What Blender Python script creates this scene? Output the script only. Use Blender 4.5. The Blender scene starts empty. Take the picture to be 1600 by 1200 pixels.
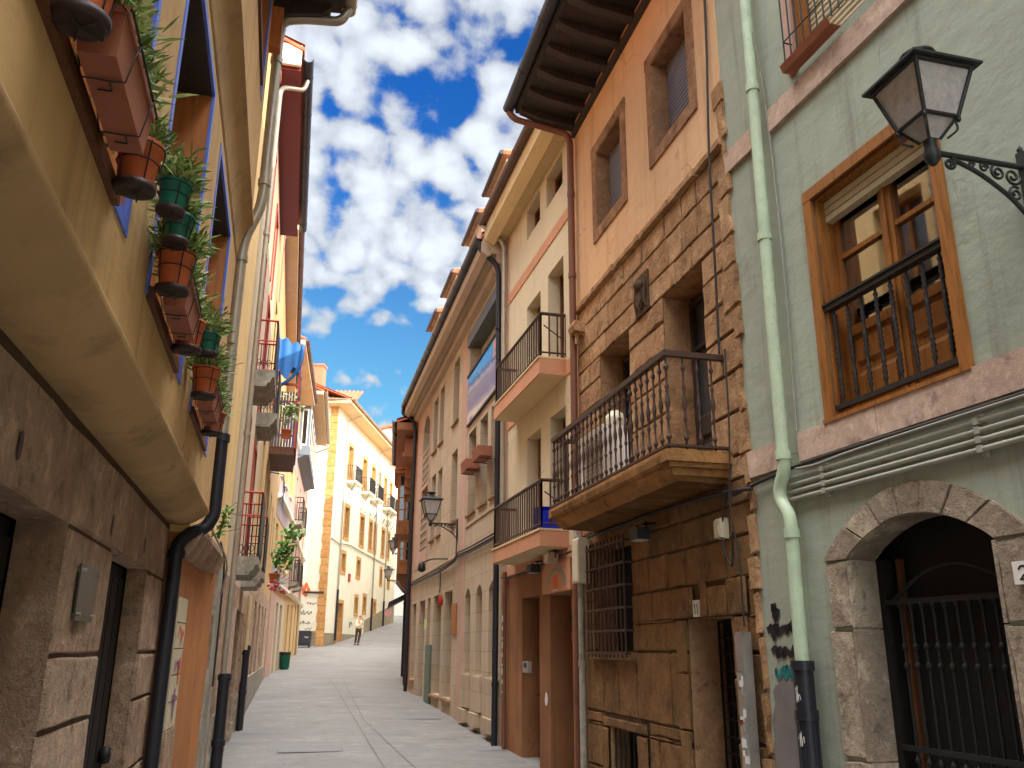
import bpy, bmesh, math, random
from mathutils import Vector, Matrix, noise as mnoise
random.seed(7)
SC = bpy.context.scene
COL = SC.collection
R = math.radians

# ------------------------------------------------------------------ camera
F_PX, EYE = 1355.0, Vector((0, 0, 1.6))
PITCH, ROLL, AZ = math.atan(413 / F_PX), R(0.35), R(14.5)
fw = Vector((math.sin(AZ) * math.cos(PITCH), math.cos(AZ) * math.cos(PITCH), math.sin(PITCH)))
r0 = Vector((math.cos(AZ), -math.sin(AZ), 0)); u0 = r0.cross(fw)
rr = r0 * math.cos(ROLL) + u0 * math.sin(ROLL); uu = u0 * math.cos(ROLL) - r0 * math.sin(ROLL)
cd = bpy.data.cameras.new('camera'); cam = bpy.data.objects.new('camera', cd); COL.objects.link(cam)
cd.sensor_width = 36.0; cd.lens = 36.0 * F_PX / 1600; cd.clip_start = 0.05; cd.clip_end = 3000
m = Matrix((rr, uu, -fw)).transposed().to_4x4(); m.translation = EYE
cam.matrix_world = m
SC.camera = cam

# ------------------------------------------------------------------ exposure, world, sun
SUN_AZ, SUN_EL = R(146), R(18)
SUN = Vector((math.sin(SUN_AZ) * math.cos(SUN_EL), math.cos(SUN_AZ) * math.cos(SUN_EL), math.sin(SUN_EL)))
SC.view_settings.view_transform = 'Standard'; SC.view_settings.look = 'None'
SC.view_settings.gamma = 1; SC.view_settings.use_curve_mapping = False
SC.view_settings.exposure = EXPO = 0.55
W = bpy.data.worlds.new('World'); SC.world = W; W.use_nodes = True
wt = W.node_tree; wt.nodes.clear()
def wn(t, **k):
    n = wt.nodes.new(t)
    for a, b in k.items(): setattr(n, a, b)
    return n
def wl(a, b): wt.links.new(a, b)
def wmath(op, a, b=None, c=None, clamp=False):
    n = wn('ShaderNodeMath', operation=op, use_clamp=clamp)
    for i, v in enumerate((a, b, c)):
        if v is None: continue
        if isinstance(v, (int, float)): n.inputs[i].default_value = v
        else: wl(v, n.inputs[i])
    return n.outputs[0]
def wmix(fac, a, b, blend='MIX'):
    n = wn('ShaderNodeMix', data_type='RGBA', blend_type=blend)
    for s, v in ((n.inputs[0], fac), (n.inputs[6], a), (n.inputs[7], b)):
        if isinstance(v, (int, float)): s.default_value = v
        elif isinstance(v, tuple): s.default_value = (*v, 1)
        else: wl(v, s)
    return n.outputs[2]
sky = wn('ShaderNodeTexSky', sky_type='NISHITA', sun_disc=False, sun_elevation=SUN_EL, sun_rotation=SUN_AZ,
         altitude=200, air_density=1.0, dust_density=0.6, ozone_density=3.0)
tc = wn('ShaderNodeTexCoord'); sx = wn('ShaderNodeSeparateXYZ'); wl(tc.outputs['Generated'], sx.inputs[0])
zc = wmath('MAXIMUM', sx.outputs[2], 0.0); zd = wmath('ADD', zc, 0.8)
px_ = wmath('DIVIDE', sx.outputs[0], zd); py_ = wmath('DIVIDE', sx.outputs[1], zd)
cv = wn('ShaderNodeCombineXYZ'); wl(px_, cv.inputs[0]); wl(py_, cv.inputs[1])
def wnoise(scale, detail, rough, off, dist=0.0):
    mp = wn('ShaderNodeMapping'); wl(cv.outputs[0], mp.inputs[0]); mp.inputs['Location'].default_value = off
    n = wn('ShaderNodeTexNoise'); wl(mp.outputs[0], n.inputs['Vector'])
    n.inputs['Scale'].default_value = scale; n.inputs['Detail'].default_value = detail
    n.inputs['Roughness'].default_value = rough; n.inputs['Distortion'].default_value = dist
    return n.outputs[0]
puff = wnoise(40.0, 6, 0.55, (3.1, 1.7, 0.0), 0.2)
cover = wnoise(6.5, 3, 0.5, (7.3, 2.2, 1.0))
thick = wnoise(38.0, 5, 0.6, (1.3, 9.2, 2.0))
wob = wn('ShaderNodeTexNoise'); wl(cv.outputs[0], wob.inputs['Vector']); wob.inputs['Scale'].default_value = 14.0; wob.inputs['Detail'].default_value = 3
wv_ = wn('ShaderNodeVectorMath', operation='MULTIPLY_ADD'); wl(wob.outputs['Color'], wv_.inputs[0]); wv_.inputs[1].default_value = (.07, .07, .0); wl(cv.outputs[0], wv_.inputs[2])
vor = wn('ShaderNodeTexVoronoi', feature='SMOOTH_F1'); wl(wv_.outputs[0], vor.inputs['Vector']); vor.inputs['Scale'].default_value = 34.0; vor.inputs['Smoothness'].default_value = .45
cell = wmath('SUBTRACT', 0.58, wmath('MULTIPLY', vor.outputs['Distance'], 0.85))
low = wn('ShaderNodeMapRange', interpolation_type='SMOOTHSTEP'); wl(zc, low.inputs[0])
low.inputs[1].default_value = 0.30; low.inputs[2].default_value = 0.44
cl = wmath('ADD', wmath('ADD', wmath('MULTIPLY', cell, 0.85), wmath('MULTIPLY', puff, 0.62)), wmath('ADD', wmath('MULTIPLY', wmath('SUBTRACT', cover, 0.5), 0.55), wmath('MULTIPLY', low.outputs[0], 0.30)))
mk = wn('ShaderNodeMapRange', interpolation_type='SMOOTHSTEP'); wl(cl, mk.inputs[0])
mk.inputs[1].default_value = 0.48; mk.inputs[2].default_value = 0.72
body = wn('ShaderNodeMapRange', interpolation_type='SMOOTHSTEP'); wl(cl, body.inputs[0]); body.inputs[1].default_value = 0.62; body.inputs[2].default_value = 0.98
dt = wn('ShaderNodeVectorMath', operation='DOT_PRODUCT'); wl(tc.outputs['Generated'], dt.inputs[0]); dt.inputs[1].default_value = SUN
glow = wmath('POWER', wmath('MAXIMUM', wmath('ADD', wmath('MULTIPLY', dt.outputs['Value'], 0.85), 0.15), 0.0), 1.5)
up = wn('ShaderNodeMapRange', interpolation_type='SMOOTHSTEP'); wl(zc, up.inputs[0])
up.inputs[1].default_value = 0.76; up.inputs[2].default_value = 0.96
SKY_TINT, SKY_LOW = (0.16, 0.72, 1.48), (0.78, 1.30, 1.28)
hz = wn('ShaderNodeMapRange', interpolation_type='SMOOTHSTEP'); wl(zc, hz.inputs[0]); hz.inputs[1].default_value = 0.22; hz.inputs[2].default_value = 0.60
blue = wmix(1.0, sky.outputs[0], wmix(hz.outputs[0], SKY_LOW, SKY_TINT), 'MULTIPLY')
# unseen sky glow sunward and overhead, added to fill the shaded street
sky_fill = wmath('ADD', wmath('MULTIPLY', glow, 27.0), wmath('MULTIPLY', up.outputs[0], 92.0))
vc = wmix(1.0, (0.96, 0.97, 0.985), sky_fill, 'MULTIPLY')
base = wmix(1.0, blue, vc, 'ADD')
cb = wmath('ADD', wmath('ADD', wmath("MULTIPLY", thick, 1.4), 4.3), wmath('MULTIPLY', body.outputs[0], 2.2))
cc = wmix(1.0, (0.90, 0.97, 1.06), cb, 'MULTIPLY')
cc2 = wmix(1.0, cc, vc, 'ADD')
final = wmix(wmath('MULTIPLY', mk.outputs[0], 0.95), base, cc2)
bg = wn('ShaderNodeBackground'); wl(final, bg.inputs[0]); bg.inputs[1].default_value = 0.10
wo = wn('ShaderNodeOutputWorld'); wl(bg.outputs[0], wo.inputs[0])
sl = bpy.data.lights.new('sun', 'SUN'); sl.energy = 4.0; sl.angle = R(0.5); sl.color = (1.0, 0.92, 0.80)
so = bpy.data.objects.new('sun', sl); COL.objects.link(so); so.rotation_euler = SUN.to_track_quat('Z', 'Y').to_euler()
so.location = (0, -20, 40)
try:
    SC.cycles.max_bounces = 8; SC.cycles.diffuse_bounces = 6; SC.cycles.use_denoising = True
    SC.cycles.caustics_reflective = False; SC.cycles.caustics_refractive = False
except Exception: pass

# ------------------------------------------------------------------ materials
def lin(r, g, b):
    f = lambda c: c / 12.92 if c <= .04045 else ((c + .055) / 1.055) ** 2.4
    return (f(r / 255), f(g / 255), f(b / 255))
class Mat:
    def __init__(s, name):
        s.m = bpy.data.materials.new(name); s.m.use_nodes = True; s.t = s.m.node_tree
        s.p = s.t.nodes['Principled BSDF']; s.geo = None
    def n(s, t, **k):
        x = s.t.nodes.new(t)
        for a, b in k.items(): setattr(x, a, b)
        return x
    def l(s, a, b): s.t.links.new(a, b)
    def pos(s):
        if s.geo is None: s.geo = s.n('ShaderNodeNewGeometry')
        return s.geo.outputs['Position']
    def island(s):
        s.pos(); return s.geo.outputs['Random Per Island']
    def noise(s, scale, detail=4, rough=.55, vec=None, stretch=None):
        n = s.n('ShaderNodeTexNoise'); n.inputs['Scale'].default_value = scale
        n.inputs['Detail'].default_value = detail; n.inputs['Roughness'].default_value = rough
        v = vec or s.pos()
        if stretch:
            mp = s.n('ShaderNodeMapping'); s.l(v, mp.inputs[0]); mp.inputs['Scale'].default_value = stretch; v = mp.outputs[0]
        s.l(v, n.inputs['Vector']); return n.outputs[0]
    def ramp(s, fac, stops):
        r = s.n('ShaderNodeValToRGB'); s.l(fac, r.inputs[0]); e = r.color_ramp.elements
        while len(e) < len(stops): e.new(.5)
        for i, (p, c) in enumerate(stops):
            e[i].position = p; e[i].color = (*c, 1) if len(c) == 3 else c
        return r.outputs[0]
    def mix(s, fac, a, b, blend='MIX'):
        n = s.n('ShaderNodeMix', data_type='RGBA', blend_type=blend)
        for k, v in ((n.inputs[0], fac), (n.inputs[6], a), (n.inputs[7], b)):
            if isinstance(v, (int, float)): k.default_value = v
            elif isinstance(v, tuple): k.default_value = (*v, 1)
            else: s.l(v, k)
        return n.outputs[2]
    def mrange(s, v, a, b, c=0, d=1):
        n = s.n('ShaderNodeMapRange'); s.l(v, n.inputs[0])
        for i, x in enumerate((a, b, c, d)): n.inputs[i + 1].default_value = x
        return n.outputs[0]
    def bump(s, h, strength=.3, dist=.01, chain=None):
        b = s.n('ShaderNodeBump'); b.inputs['Strength'].default_value = strength; b.inputs['Distance'].default_value = dist
        s.l(h, b.inputs['Height'])
        if chain: s.l(chain, b.inputs['Normal'])
        return b.outputs[0]
    def out(s, col=None, rough=.8, normal=None, metal=0, spec=.4):
        if col is not None:
            if isinstance(col, tuple): s.p.inputs['Base Color'].default_value = (*col, 1)
            else: s.l(col, s.p.inputs['Base Color'])
        if isinstance(rough, (int, float)): s.p.inputs['Roughness'].default_value = rough
        else: s.l(rough, s.p.inputs['Roughness'])
        s.p.inputs['Metallic'].default_value = metal
        s.p.inputs['Specular IOR Level'].default_value = spec
        if normal: s.l(normal, s.p.inputs['Normal'])
        return s.m
def mul(c, k): return tuple(min(1, x * k) for x in c)
def plaster(name, c, var=.16, dirt=.25, dirtcol=None, bump=.35, grain=60, streak=True, patch=.30, crack=.5):
    """painted render: mottling, repaired patches, hairline cracks, run-down streaks of grime, trowel marks and grain"""
    M = Mat(name)
    n1 = M.noise(1.1, 5, .6); n2 = M.noise(7, 4, .6); n3 = M.noise(.55, 6, .62); n5 = M.noise(2.6, 6, .7)
    col = M.ramp(n1, [(.25, mul(c, 1 - var)), (.75, mul(c, 1 + var * .8))])
    col = M.mix(M.mrange(n2, .35, .75, 0, .35), col, mul(c, 1 - var * 1.2))
    col = M.mix(M.mrange(n3, .545, .575, 0, patch), col, mul(c, 1 + var * 1.3)); col = M.mix(M.mrange(n3, .40, .425, patch * .8, 0), col, mul(c, 1 - var * 1.5))
    dc = dirtcol or (c[0] * .45 + .02, c[1] * .42 + .02, c[2] * .4 + .018)
    if dirt:
        st = M.noise(1.0, 6, .68, stretch=(7, 7, .45)) if streak else M.noise(2.5, 5, .7)
        col = M.mix(M.mrange(st, .52, .74, 0, dirt * 1.5), col, dc)
        col = M.mix(M.mrange(n5, .60, .72, 0, dirt * .9), col, dc)
    g = M.noise(grain, 4, .7); g2 = M.noise(9, 3, .5); g3 = M.noise(3.2, 4, .55, stretch=(1, 1, 2.2))
    if crack:
        wv = M.n('ShaderNodeVectorMath', operation='MULTIPLY_ADD'); nz = M.n('ShaderNodeTexNoise'); nz.inputs['Scale'].default_value = 2.5; nz.inputs['Detail'].default_value = 4
        M.l(M.pos(), nz.inputs['Vector']); M.l(nz.outputs['Color'], wv.inputs[0]); wv.inputs[1].default_value = (.5, .5, .5); M.l(M.pos(), wv.inputs[2])
        vo = M.n('ShaderNodeTexVoronoi', feature='DISTANCE_TO_EDGE'); vo.inputs['Scale'].default_value = .9; M.l(wv.outputs[0], vo.inputs['Vector'])
        k = M.n('ShaderNodeMath', operation='MULTIPLY'); M.l(M.mrange(vo.outputs['Distance'], .003, .009, crack, 0), k.inputs[0]); M.l(M.mrange(n1, .50, .60, 0, 1), k.inputs[1])
        col = M.mix(k.outputs[0], col, dc)
    nm = M.bump(g3, .22, .03); nm = M.bump(g2, .3, .012, nm); nm = M.bump(g, bump, .004, nm)
    return M.out(col, .88, nm, spec=.25)
def stone(name, cols, bump=.8, grain=28, dark=(.05, .04, .03), darkness=.55, island=True, streak=.4):
    M = Mat(name)
    n1 = M.noise(2.6, 6, .62); n2 = M.noise(13, 5, .65); n3 = M.noise(.9, 5, .62); n4 = M.noise(5.5, 7, .72)
    if island:
        a = M.ramp(M.island(), [(0, mul(cols[0], .82)), (.3, cols[1]), (.55, cols[0]), (.8, cols[2]), (1, mul(cols[2], 1.12))])
        b = M.ramp(n1, [(.3, cols[0]), (.5, cols[1]), (.72, cols[2])])
        col = M.mix(.35, a, b)
    else: col = M.ramp(n1, [(.28, cols[0]), (.5, cols[1]), (.74, cols[2])])
    col = M.mix(M.mrange(n2, .35, .7, .0, .45), col, mul(cols[0], .62))
    col = M.mix(M.mrange(n4, .54, .62, 0, .5), col, mul(cols[2], 1.3)); col = M.mix(M.mrange(n4, .36, .45, .6, 0), col, mul(cols[0], .38))
    st = M.noise(1.3, 6, .7, stretch=(2.2, 2.2, .9))
    col = M.mix(M.mrange(st, .50, .68, 0, streak), col, dark)
    col = M.mix(M.mrange(n3, .52, .74, 0, darkness * .7), col, dark)
    g = M.noise(grain, 6, .72); pit = M.noise(grain * 3.2, 3, .6)
    nm = M.bump(n4, min(1, bump * 1.2), .05); nm = M.bump(g, bump, .014, nm); nm = M.bump(pit, .5, .004, nm)
    return M.out(col, .92, nm, spec=.2)
def paint(name, c, rough=.45, metal=0, var=.12, wear=.0, wearcol=(.2, .1, .05), spec=.4):
    M = Mat(name)
    n = M.noise(6, 5, .6); n2 = M.noise(40, 4, .6)
    col = M.ramp(n, [(.3, mul(c, 1 - var)), (.7, mul(c, 1 + var))])
    if wear: col = M.mix(M.mrange(n2, .55, .75, 0, wear), col, wearcol)
    rg = M.mrange(n, .2, .8, rough - .08, rough + .12)
    return M.out(col, rg, M.bump(n2, .12, .002), metal, spec)
def wood(name, c, dark, rough=.5, scale=1.0):
    M = Mat(name)
    g = M.noise(3 * scale, 6, .7, stretch=(14, 14, 1.2)); n = M.noise(4, 3, .5)
    col = M.ramp(g, [(.3, dark), (.5, c), (.75, mul(c, 1.25))])
    col = M.mix(M.mrange(n, .3, .8, 0, .4), col, dark)
    return M.out(col, rough, M.bump(g, .25, .003), spec=.35)
def glassm(name, c=(.015, .017, .02), rough=.06, spec=.9):
    M = Mat(name); n = M.noise(3.0, 2, .5)
    M.out(c, rough, M.bump(n, .05, .02), spec=spec); return M.m
MT = {}
MT['ochre'] = plaster('ochre_render', lin(198, 160, 106), .13, .42, patch=.42)
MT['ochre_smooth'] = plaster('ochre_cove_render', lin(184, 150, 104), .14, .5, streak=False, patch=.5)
MT['yellow'] = plaster('pale_yellow_render', lin(226, 190, 130), .12, .3)
MT['orange_l'] = plaster('faded_orange_render', lin(180, 118, 68), .2, .4)
MT['green'] = plaster('sage_green_render', lin(164, 169, 151), .10, .36, lin(112, 108, 92), patch=.34)
MT['orange'] = plaster('orange_render', lin(224, 180, 138), .09, .25, lin(150, 95, 60))
MT['cream'] = plaster('cream_render', lin(216, 198, 166), .06, .16)
MT['apricot'] = plaster('apricot_render', lin(206, 148, 114), .08, .2)
MT['terracotta_wall'] = plaster('terracotta_render', lin(150, 102, 68), .2, .5, patch=.45)
MT['brownwall'] = plaster('dark_brown_render', lin(104, 60, 38), .16, .35)
MT['pink'] = plaster('pink_render', lin(192, 156, 138), .10, .25)
MT['redterra'] = plaster('brick_orange_render', lin(176, 124, 94), .12, .3)
MT['sun_cream'] = plaster('cream_limewash', lin(238, 230, 206), .05, .26, lin(198, 184, 154))
MT['tan'] = plaster('tan_render', lin(208, 188, 158), .08, .2)
MT['lilac'] = plaster('lilac_render', lin(176, 158, 156), .06, .2)
MT['ochre_b'] = plaster('amber_render', lin(206, 170, 118), .08, .25)
MT['rose'] = plaster('rose_render', lin(196, 160, 142), .08, .25)
MT['greyblue'] = plaster('grey_blue_render', lin(118, 128, 136), .06, .15)
MT['white_wall'] = plaster('white_limewash', lin(240, 236, 226), .04, .12)
MT['soffit_cream'] = plaster('cream_soffit', lin(220, 196, 150), .06, .15, streak=False)
MT['stone_warm'] = stone('sandstone_blocks', [lin(166, 124, 88), lin(192, 148, 106), lin(200, 158, 118)], .8, 24, darkness=.22, streak=.22)
MT['stone_dark'] = stone('dark_sandstone_blocks', [lin(132, 100, 64), lin(150, 114, 74), lin(150, 108, 74)], .8, 24, darkness=.5, streak=.45)  # darker sandstone for the courses below the balcony
MT['stone_pink'] = stone('rosy_sandstone', [lin(148, 130, 110), lin(172, 152, 130), lin(192, 174, 150)], .8, 26, dark=lin(84, 66, 54), darkness=.45)
MT['stone_l'] = stone('brown_sandstone_slabs', [lin(190, 156, 128), lin(216, 182, 152), lin(224, 194, 166)], .9, 22, darkness=.22, streak=.25)
MT['stone_trim'] = stone('weathered_stone_trim', [lin(148, 108, 78), lin(166, 124, 92), lin(178, 138, 104)], .5, 30, darkness=.3, island=False, streak=.25)
MT['stone_balcony'] = stone('balcony_sandstone', [lin(150, 104, 58), lin(172, 124, 74), lin(180, 130, 84)], .5, 30, darkness=.35, island=False, streak=.3)
MT['band'] = stone('pinkish_stone_band', [lin(198, 164, 144), lin(208, 178, 158), lin(214, 186, 166)], .15, 40, darkness=.12, island=False, streak=.15)
MT['quoin_gold'] = stone('golden_sandstone', [lin(196, 142, 78), lin(208, 156, 94), lin(214, 164, 104)], .3, 10, darkness=.12, streak=.15)
MT['plinth'] = stone('grey_stone_plinth', [lin(150, 136, 112), lin(168, 152, 126), lin(176, 160, 134)], .4, 12, darkness=.25, streak=.25)
MT['concrete'] = stone('grey_concrete', [lin(150, 142, 128), lin(166, 158, 142), lin(176, 168, 150)], .25, 40, darkness=.3, island=False)
MT['mortar'] = stone('mortar', [lin(84, 62, 44), lin(98, 74, 52), lin(90, 68, 48)], .5, 40, island=False)
MT['mortar_dark'] = stone('dark_joint', [lin(86, 66, 48), lin(100, 78, 58), lin(94, 72, 52)], .5, 40, island=False)
MT['slab_under'] = stone('sooty_slab_underside', [lin(110, 92, 70), lin(130, 110, 84), lin(122, 100, 78)], .4, 30, island=False, darkness=.5)
MT['timber'] = wood('honey_timber', lin(158, 100, 46), lin(104, 62, 26), .45)
MT['timber_red'] = wood('russet_timber', lin(150, 94, 54), lin(100, 58, 34), .55)
MT['timber_dark'] = wood('dark_stained_timber', lin(66, 57, 52), lin(40, 34, 31), .6)
MT['timber_brown'] = wood('brown_timber', lin(104, 62, 36), lin(62, 36, 20), .55)
MT['door_dark'] = wood('blackened_door', lin(24, 20, 16), lin(10, 8, 7), .7)
MT['jamb'] = wood('orange_brown_panel', lin(190, 118, 62), lin(160, 94, 46), .5)
MT['blue_trim'] = paint('blue_paint', lin(96, 124, 214), .4)
MT['maroon'] = paint('maroon_paint', lin(110, 36, 42), .5)
MT['red'] = paint('red_paint', lin(186, 66, 48), .45, wear=.2, wearcol=lin(120, 60, 40))
MT['iron'] = paint('black_iron', lin(44, 42, 42), .5, .3, wear=.25, wearcol=lin(70, 56, 46))
MT['iron_brown'] = paint('rusty_brown_iron', lin(74, 54, 46), .55, .2, wear=.35, wearcol=lin(106, 66, 44))
MT['lamp_iron'] = paint('lamp_iron', lin(52, 54, 52), .5, .35, wear=.2, wearcol=lin(90, 86, 80))
MT['pipe_green'] = paint('pale_green_enamel', lin(184, 198, 166), .5, wear=.4, wearcol=lin(140, 138, 112))
MT['pipe_black'] = paint('black_cast_iron', lin(44, 44, 50), .42, .3, wear=.2, wearcol=lin(84, 80, 78))
MT['pipe_grey'] = paint('grey_metal_pipe', lin(166, 156, 138), .35, .4, wear=.1, wearcol=lin(110, 100, 86))
MT['pipe_rust'] = paint('rust_brown_pipe', lin(122, 78, 58), .5, .1, wear=.3, wearcol=lin(90, 60, 44))
MT['gutter_dark'] = paint('slate_blue_gutter', lin(58, 62, 74), .35, .3)
MT['gutter_brown'] = paint('brown_gutter', lin(92, 68, 62), .4, .2)
MT['conduit'] = paint('grey_conduit', lin(166, 164, 148), .45, .1)
MT['cable'] = paint('black_cable', lin(48, 44, 42), .6)
MT['cable_grey'] = paint('grey_cable', lin(150, 144, 132), .6)
MT['steel'] = paint('brushed_steel', lin(190, 186, 180), .3, .8)
MT['plaque_dark'] = paint('smoked_plaque', lin(70, 66, 60), .34, 0, var=.5, spec=.3)
MT['terracotta'] = paint('terracotta_clay', lin(196, 100, 54), .7, wear=.12, wearcol=lin(150, 90, 60))
MT['terracotta_box'] = paint('brown_clay_plastic', lin(158, 94, 68), .6, wear=.1, wearcol=lin(110, 66, 50))
MT['saucer'] = paint('dark_saucer', lin(52, 34, 30), .5)
MT['green_pot'] = paint('green_plastic', lin(20, 108, 82), .35)
MT['soil'] = paint('potting_soil', lin(60, 44, 32), .95)
MT['white_paint'] = paint('white_enamel', lin(226, 220, 208), .45)
MT['cream_box'] = paint('cream_plastic', lin(208, 196, 168), .5, wear=.1, wearcol=lin(150, 130, 100))
MT['blue_bin'] = paint('blue_plastic', lin(20, 40, 190), .35)
MT['blue_cloth'] = paint('blue_tarpaulin', lin(40, 108, 180), .6)
MT['bin_green'] = paint('dark_green_plastic', lin(16, 92, 70), .35)
MT['grey_bin'] = paint('charcoal_plastic', lin(66, 70, 76), .5)
MT['black_pl'] = paint('black_plastic', lin(36, 34, 36), .5)
MT['blind'] = paint('grey_blue_blind', lin(124, 126, 140), .5)
MT['blind_cream'] = paint('cream_blind', lin(206, 192, 158), .5)
MT['curtain'] = paint('white_curtain', lin(220, 214, 204), .9)
MT['yellow_paper'] = paint('yellow_green_paper', lin(206, 214, 130), .8)
MT['ink'] = paint('black_spray', lin(36, 32, 34), .7)
MT['spray_grey'] = paint('grey_cleaning_patch', lin(128, 120, 116), .85, var=.2)
MT['spray_teal'] = paint('teal_spray', lin(42, 122, 122), .7)
MT['spray_white'] = paint('white_spray', lin(222, 218, 210), .7)
MT['spray_orange'] = paint('orange_spray', lin(226, 118, 70), .8)
MT['spray_purple'] = paint('purple_spray', lin(136, 70, 132), .8)
MT['spray_pink'] = paint('pink_spray', lin(232, 140, 160), .8)
MT['sign_red'] = paint('red_sign', lin(170, 44, 26), .5)
MT['orange_bright'] = paint('orange_sign', lin(222, 96, 48), .5)
MT['tile_panel'] = plaster('cream_wall_tiles', lin(206, 190, 158), .08, .3)
MT['lid_grey'] = paint('paving_lid', lin(122, 120, 119), .7, var=.1)
MT['joint_grey'] = paint('grey_joint', lin(106, 102, 99), .8)
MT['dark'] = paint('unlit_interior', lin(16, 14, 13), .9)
MT['glass'] = glassm('window_glass')
MT['glass_curtain'] = glassm('curtained_glass', (.20, .19, .17), .08, .9); MT['glass_grey'] = glassm('dusty_glass', (.06, .065, .07), .12, .9)
MT['glass_sky'] = glassm('sky_tinted_glass', lin(84, 134, 190), .04, .8)  # blue base colour put in for the reflected sky
MT['flower'] = paint('pink_flower', lin(226, 60, 120), .7)
MT['skin'] = paint('skin', lin(206, 142, 112), .6)
MT['hair'] = paint('auburn_hair', lin(150, 84, 58), .7)
MT['shirt'] = paint('cream_shirt', lin(236, 226, 192), .85)
MT['trousers'] = paint('brown_trousers', lin(88, 58, 46), .85)
MT['shoe'] = paint('dark_shoe', lin(46, 36, 34), .6)
MT['antenna'] = paint('antenna_metal', lin(170, 120, 124), .5, .5)
def lampglass():
    M = Mat('frosted_lamp_glass'); n = M.noise(26, 5, .7)
    col = M.ramp(n, [(.3, lin(180, 174, 168)), (.7, lin(224, 218, 212))])
    M.p.inputs['Transmission Weight'].default_value = .25
    return M.out(col, .4, M.bump(n, .3, .004), spec=.5)
MT['lamp_glass'] = lampglass()
def clear():
    M = Mat('clear_pane'); M.t.nodes.remove(M.p)
    tr = M.n('ShaderNodeBsdfTransparent'); gl = M.n('ShaderNodeBsdfGlossy'); gl.inputs['Roughness'].default_value = .03
    gl.inputs['Color'].default_value = (1, 1, 1, 1)
    fr = M.n('ShaderNodeFresnel'); fr.inputs['IOR'].default_value = 1.9
    mr = M.mrange(fr.outputs[0], 0, 1, .30, 1.0)
    mx = M.n('ShaderNodeMixShader'); M.l(mr, mx.inputs[0]); M.l(tr.outputs[0], mx.inputs[1]); M.l(gl.outputs[0], mx.inputs[2])
    M.l(mx.outputs[0], M.t.nodes['Material Output'].inputs[0]); return M.m
MT['clear'] = clear()
def foliage(name, a, b, c):
    M = Mat(name); col = M.ramp(M.island(), [(0, a), (.5, b), (1, c)])
    M.p.inputs['Transmission Weight'].default_value = 0
    M.p.inputs['Subsurface Weight'].default_value = 0.0
    return M.out(col, .55, spec=.35)
MT['leaf'] = foliage('planter_leaves', lin(74, 96, 44), lin(122, 146, 74), lin(176, 186, 118))
MT['leaf_b'] = foliage('climber_leaves', lin(50, 92, 30), lin(86, 132, 44), lin(128, 168, 66))
MT['stem'] = paint('plant_stem', lin(96, 84, 52), .8)
def paving():
    M = Mat('granite_paving'); tcn = M.n('ShaderNodeTexCoord'); uv = tcn.outputs['UV']
    b = M.n('ShaderNodeTexBrick'); M.l(uv, b.inputs['Vector'])
    b.inputs['Scale'].default_value = 1; b.inputs['Brick Width'].default_value = .42; b.inputs['Row Height'].default_value = .17
    b.inputs['Mortar Size'].default_value = .006; b.inputs['Mortar Smooth'].default_value = .3; b.inputs['Bias'].default_value = 0
    b.inputs['Color1'].default_value = (*lin(118, 115, 111), 1); b.inputs['Color2'].default_value = (*lin(128, 124, 119), 1)
    b.inputs['Mortar'].default_value = (*lin(112, 109, 107), 1)
    n = M.noise(.7, 5, .62); n2 = M.noise(30, 5, .7); n3 = M.noise(4, 5, .65)
    col = M.mix(M.mrange(n, .35, .75, 0, .4), b.outputs['Color'], lin(116, 111, 107))
    col = M.mix(M.mrange(n3, .5, .8, 0, .3), col, lin(148, 142, 132))
    col = M.mix(M.mrange(n2, .5, .8, 0, .25), col, lin(98, 95, 92)); n6 = M.noise(2.1, 7, .72); n7 = M.noise(16, 3, .5)
    col = M.mix(M.mrange(n6, .56, .66, 0, .45), col, lin(92, 88, 84)); col = M.mix(M.mrange(n6, .38, .44, .35, 0), col, lin(158, 152, 144)); col = M.mix(M.mrange(n7, .70, .73, 0, .6), col, lin(80, 77, 74))
    inv = M.n('ShaderNodeMath', operation='SUBTRACT'); inv.inputs[0].default_value = 1; M.l(b.outputs['Fac'], inv.inputs[1])
    nm = M.bump(inv.outputs[0], .3, .004); nm = M.bump(n2, .3, .003, nm)
    return M.out(col, M.mrange(n, .3, .7, .55, .8), nm, spec=.4)
MT['paving'] = paving()
def panelstone(name, c1, c2, joint):
    M = Mat(name); tcn = M.n('ShaderNodeTexCoord'); uv = tcn.outputs['UV']
    b = M.n('ShaderNodeTexBrick'); M.l(uv, b.inputs['Vector']); b.inputs['Scale'].default_value = 1
    b.inputs['Brick Width'].default_value = .62; b.inputs['Row Height'].default_value = .31; b.inputs['Mortar Size'].default_value = .004
    b.offset = .5
    for k, v in (('Color1', c1), ('Color2', c2), ('Mortar', joint)): b.inputs[k].default_value = (*v, 1)
    n = M.noise(1.5, 5, .6); st = M.noise(1, 5, .65, stretch=(4, 4, .5)); g = M.noise(50, 4, .7)
    col = M.mix(M.mrange(n, .3, .75, 0, .3), b.outputs['Color'], mul(c1, .78))
    col = M.mix(M.mrange(st, .5, .78, 0, .3), col, lin(110, 92, 72))
    inv = M.n('ShaderNodeMath', operation='SUBTRACT'); inv.inputs[0].default_value = 1; M.l(b.outputs['Fac'], inv.inputs[1])
    nm = M.bump(inv.outputs[0], .4, .004); nm = M.bump(g, .25, .003, nm)
    return M.out(col, .85, nm, spec=.25)
MT['beige'] = panelstone('beige_stone_cladding', lin(186, 164, 138), lin(198, 176, 150), lin(150, 128, 104))
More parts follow.
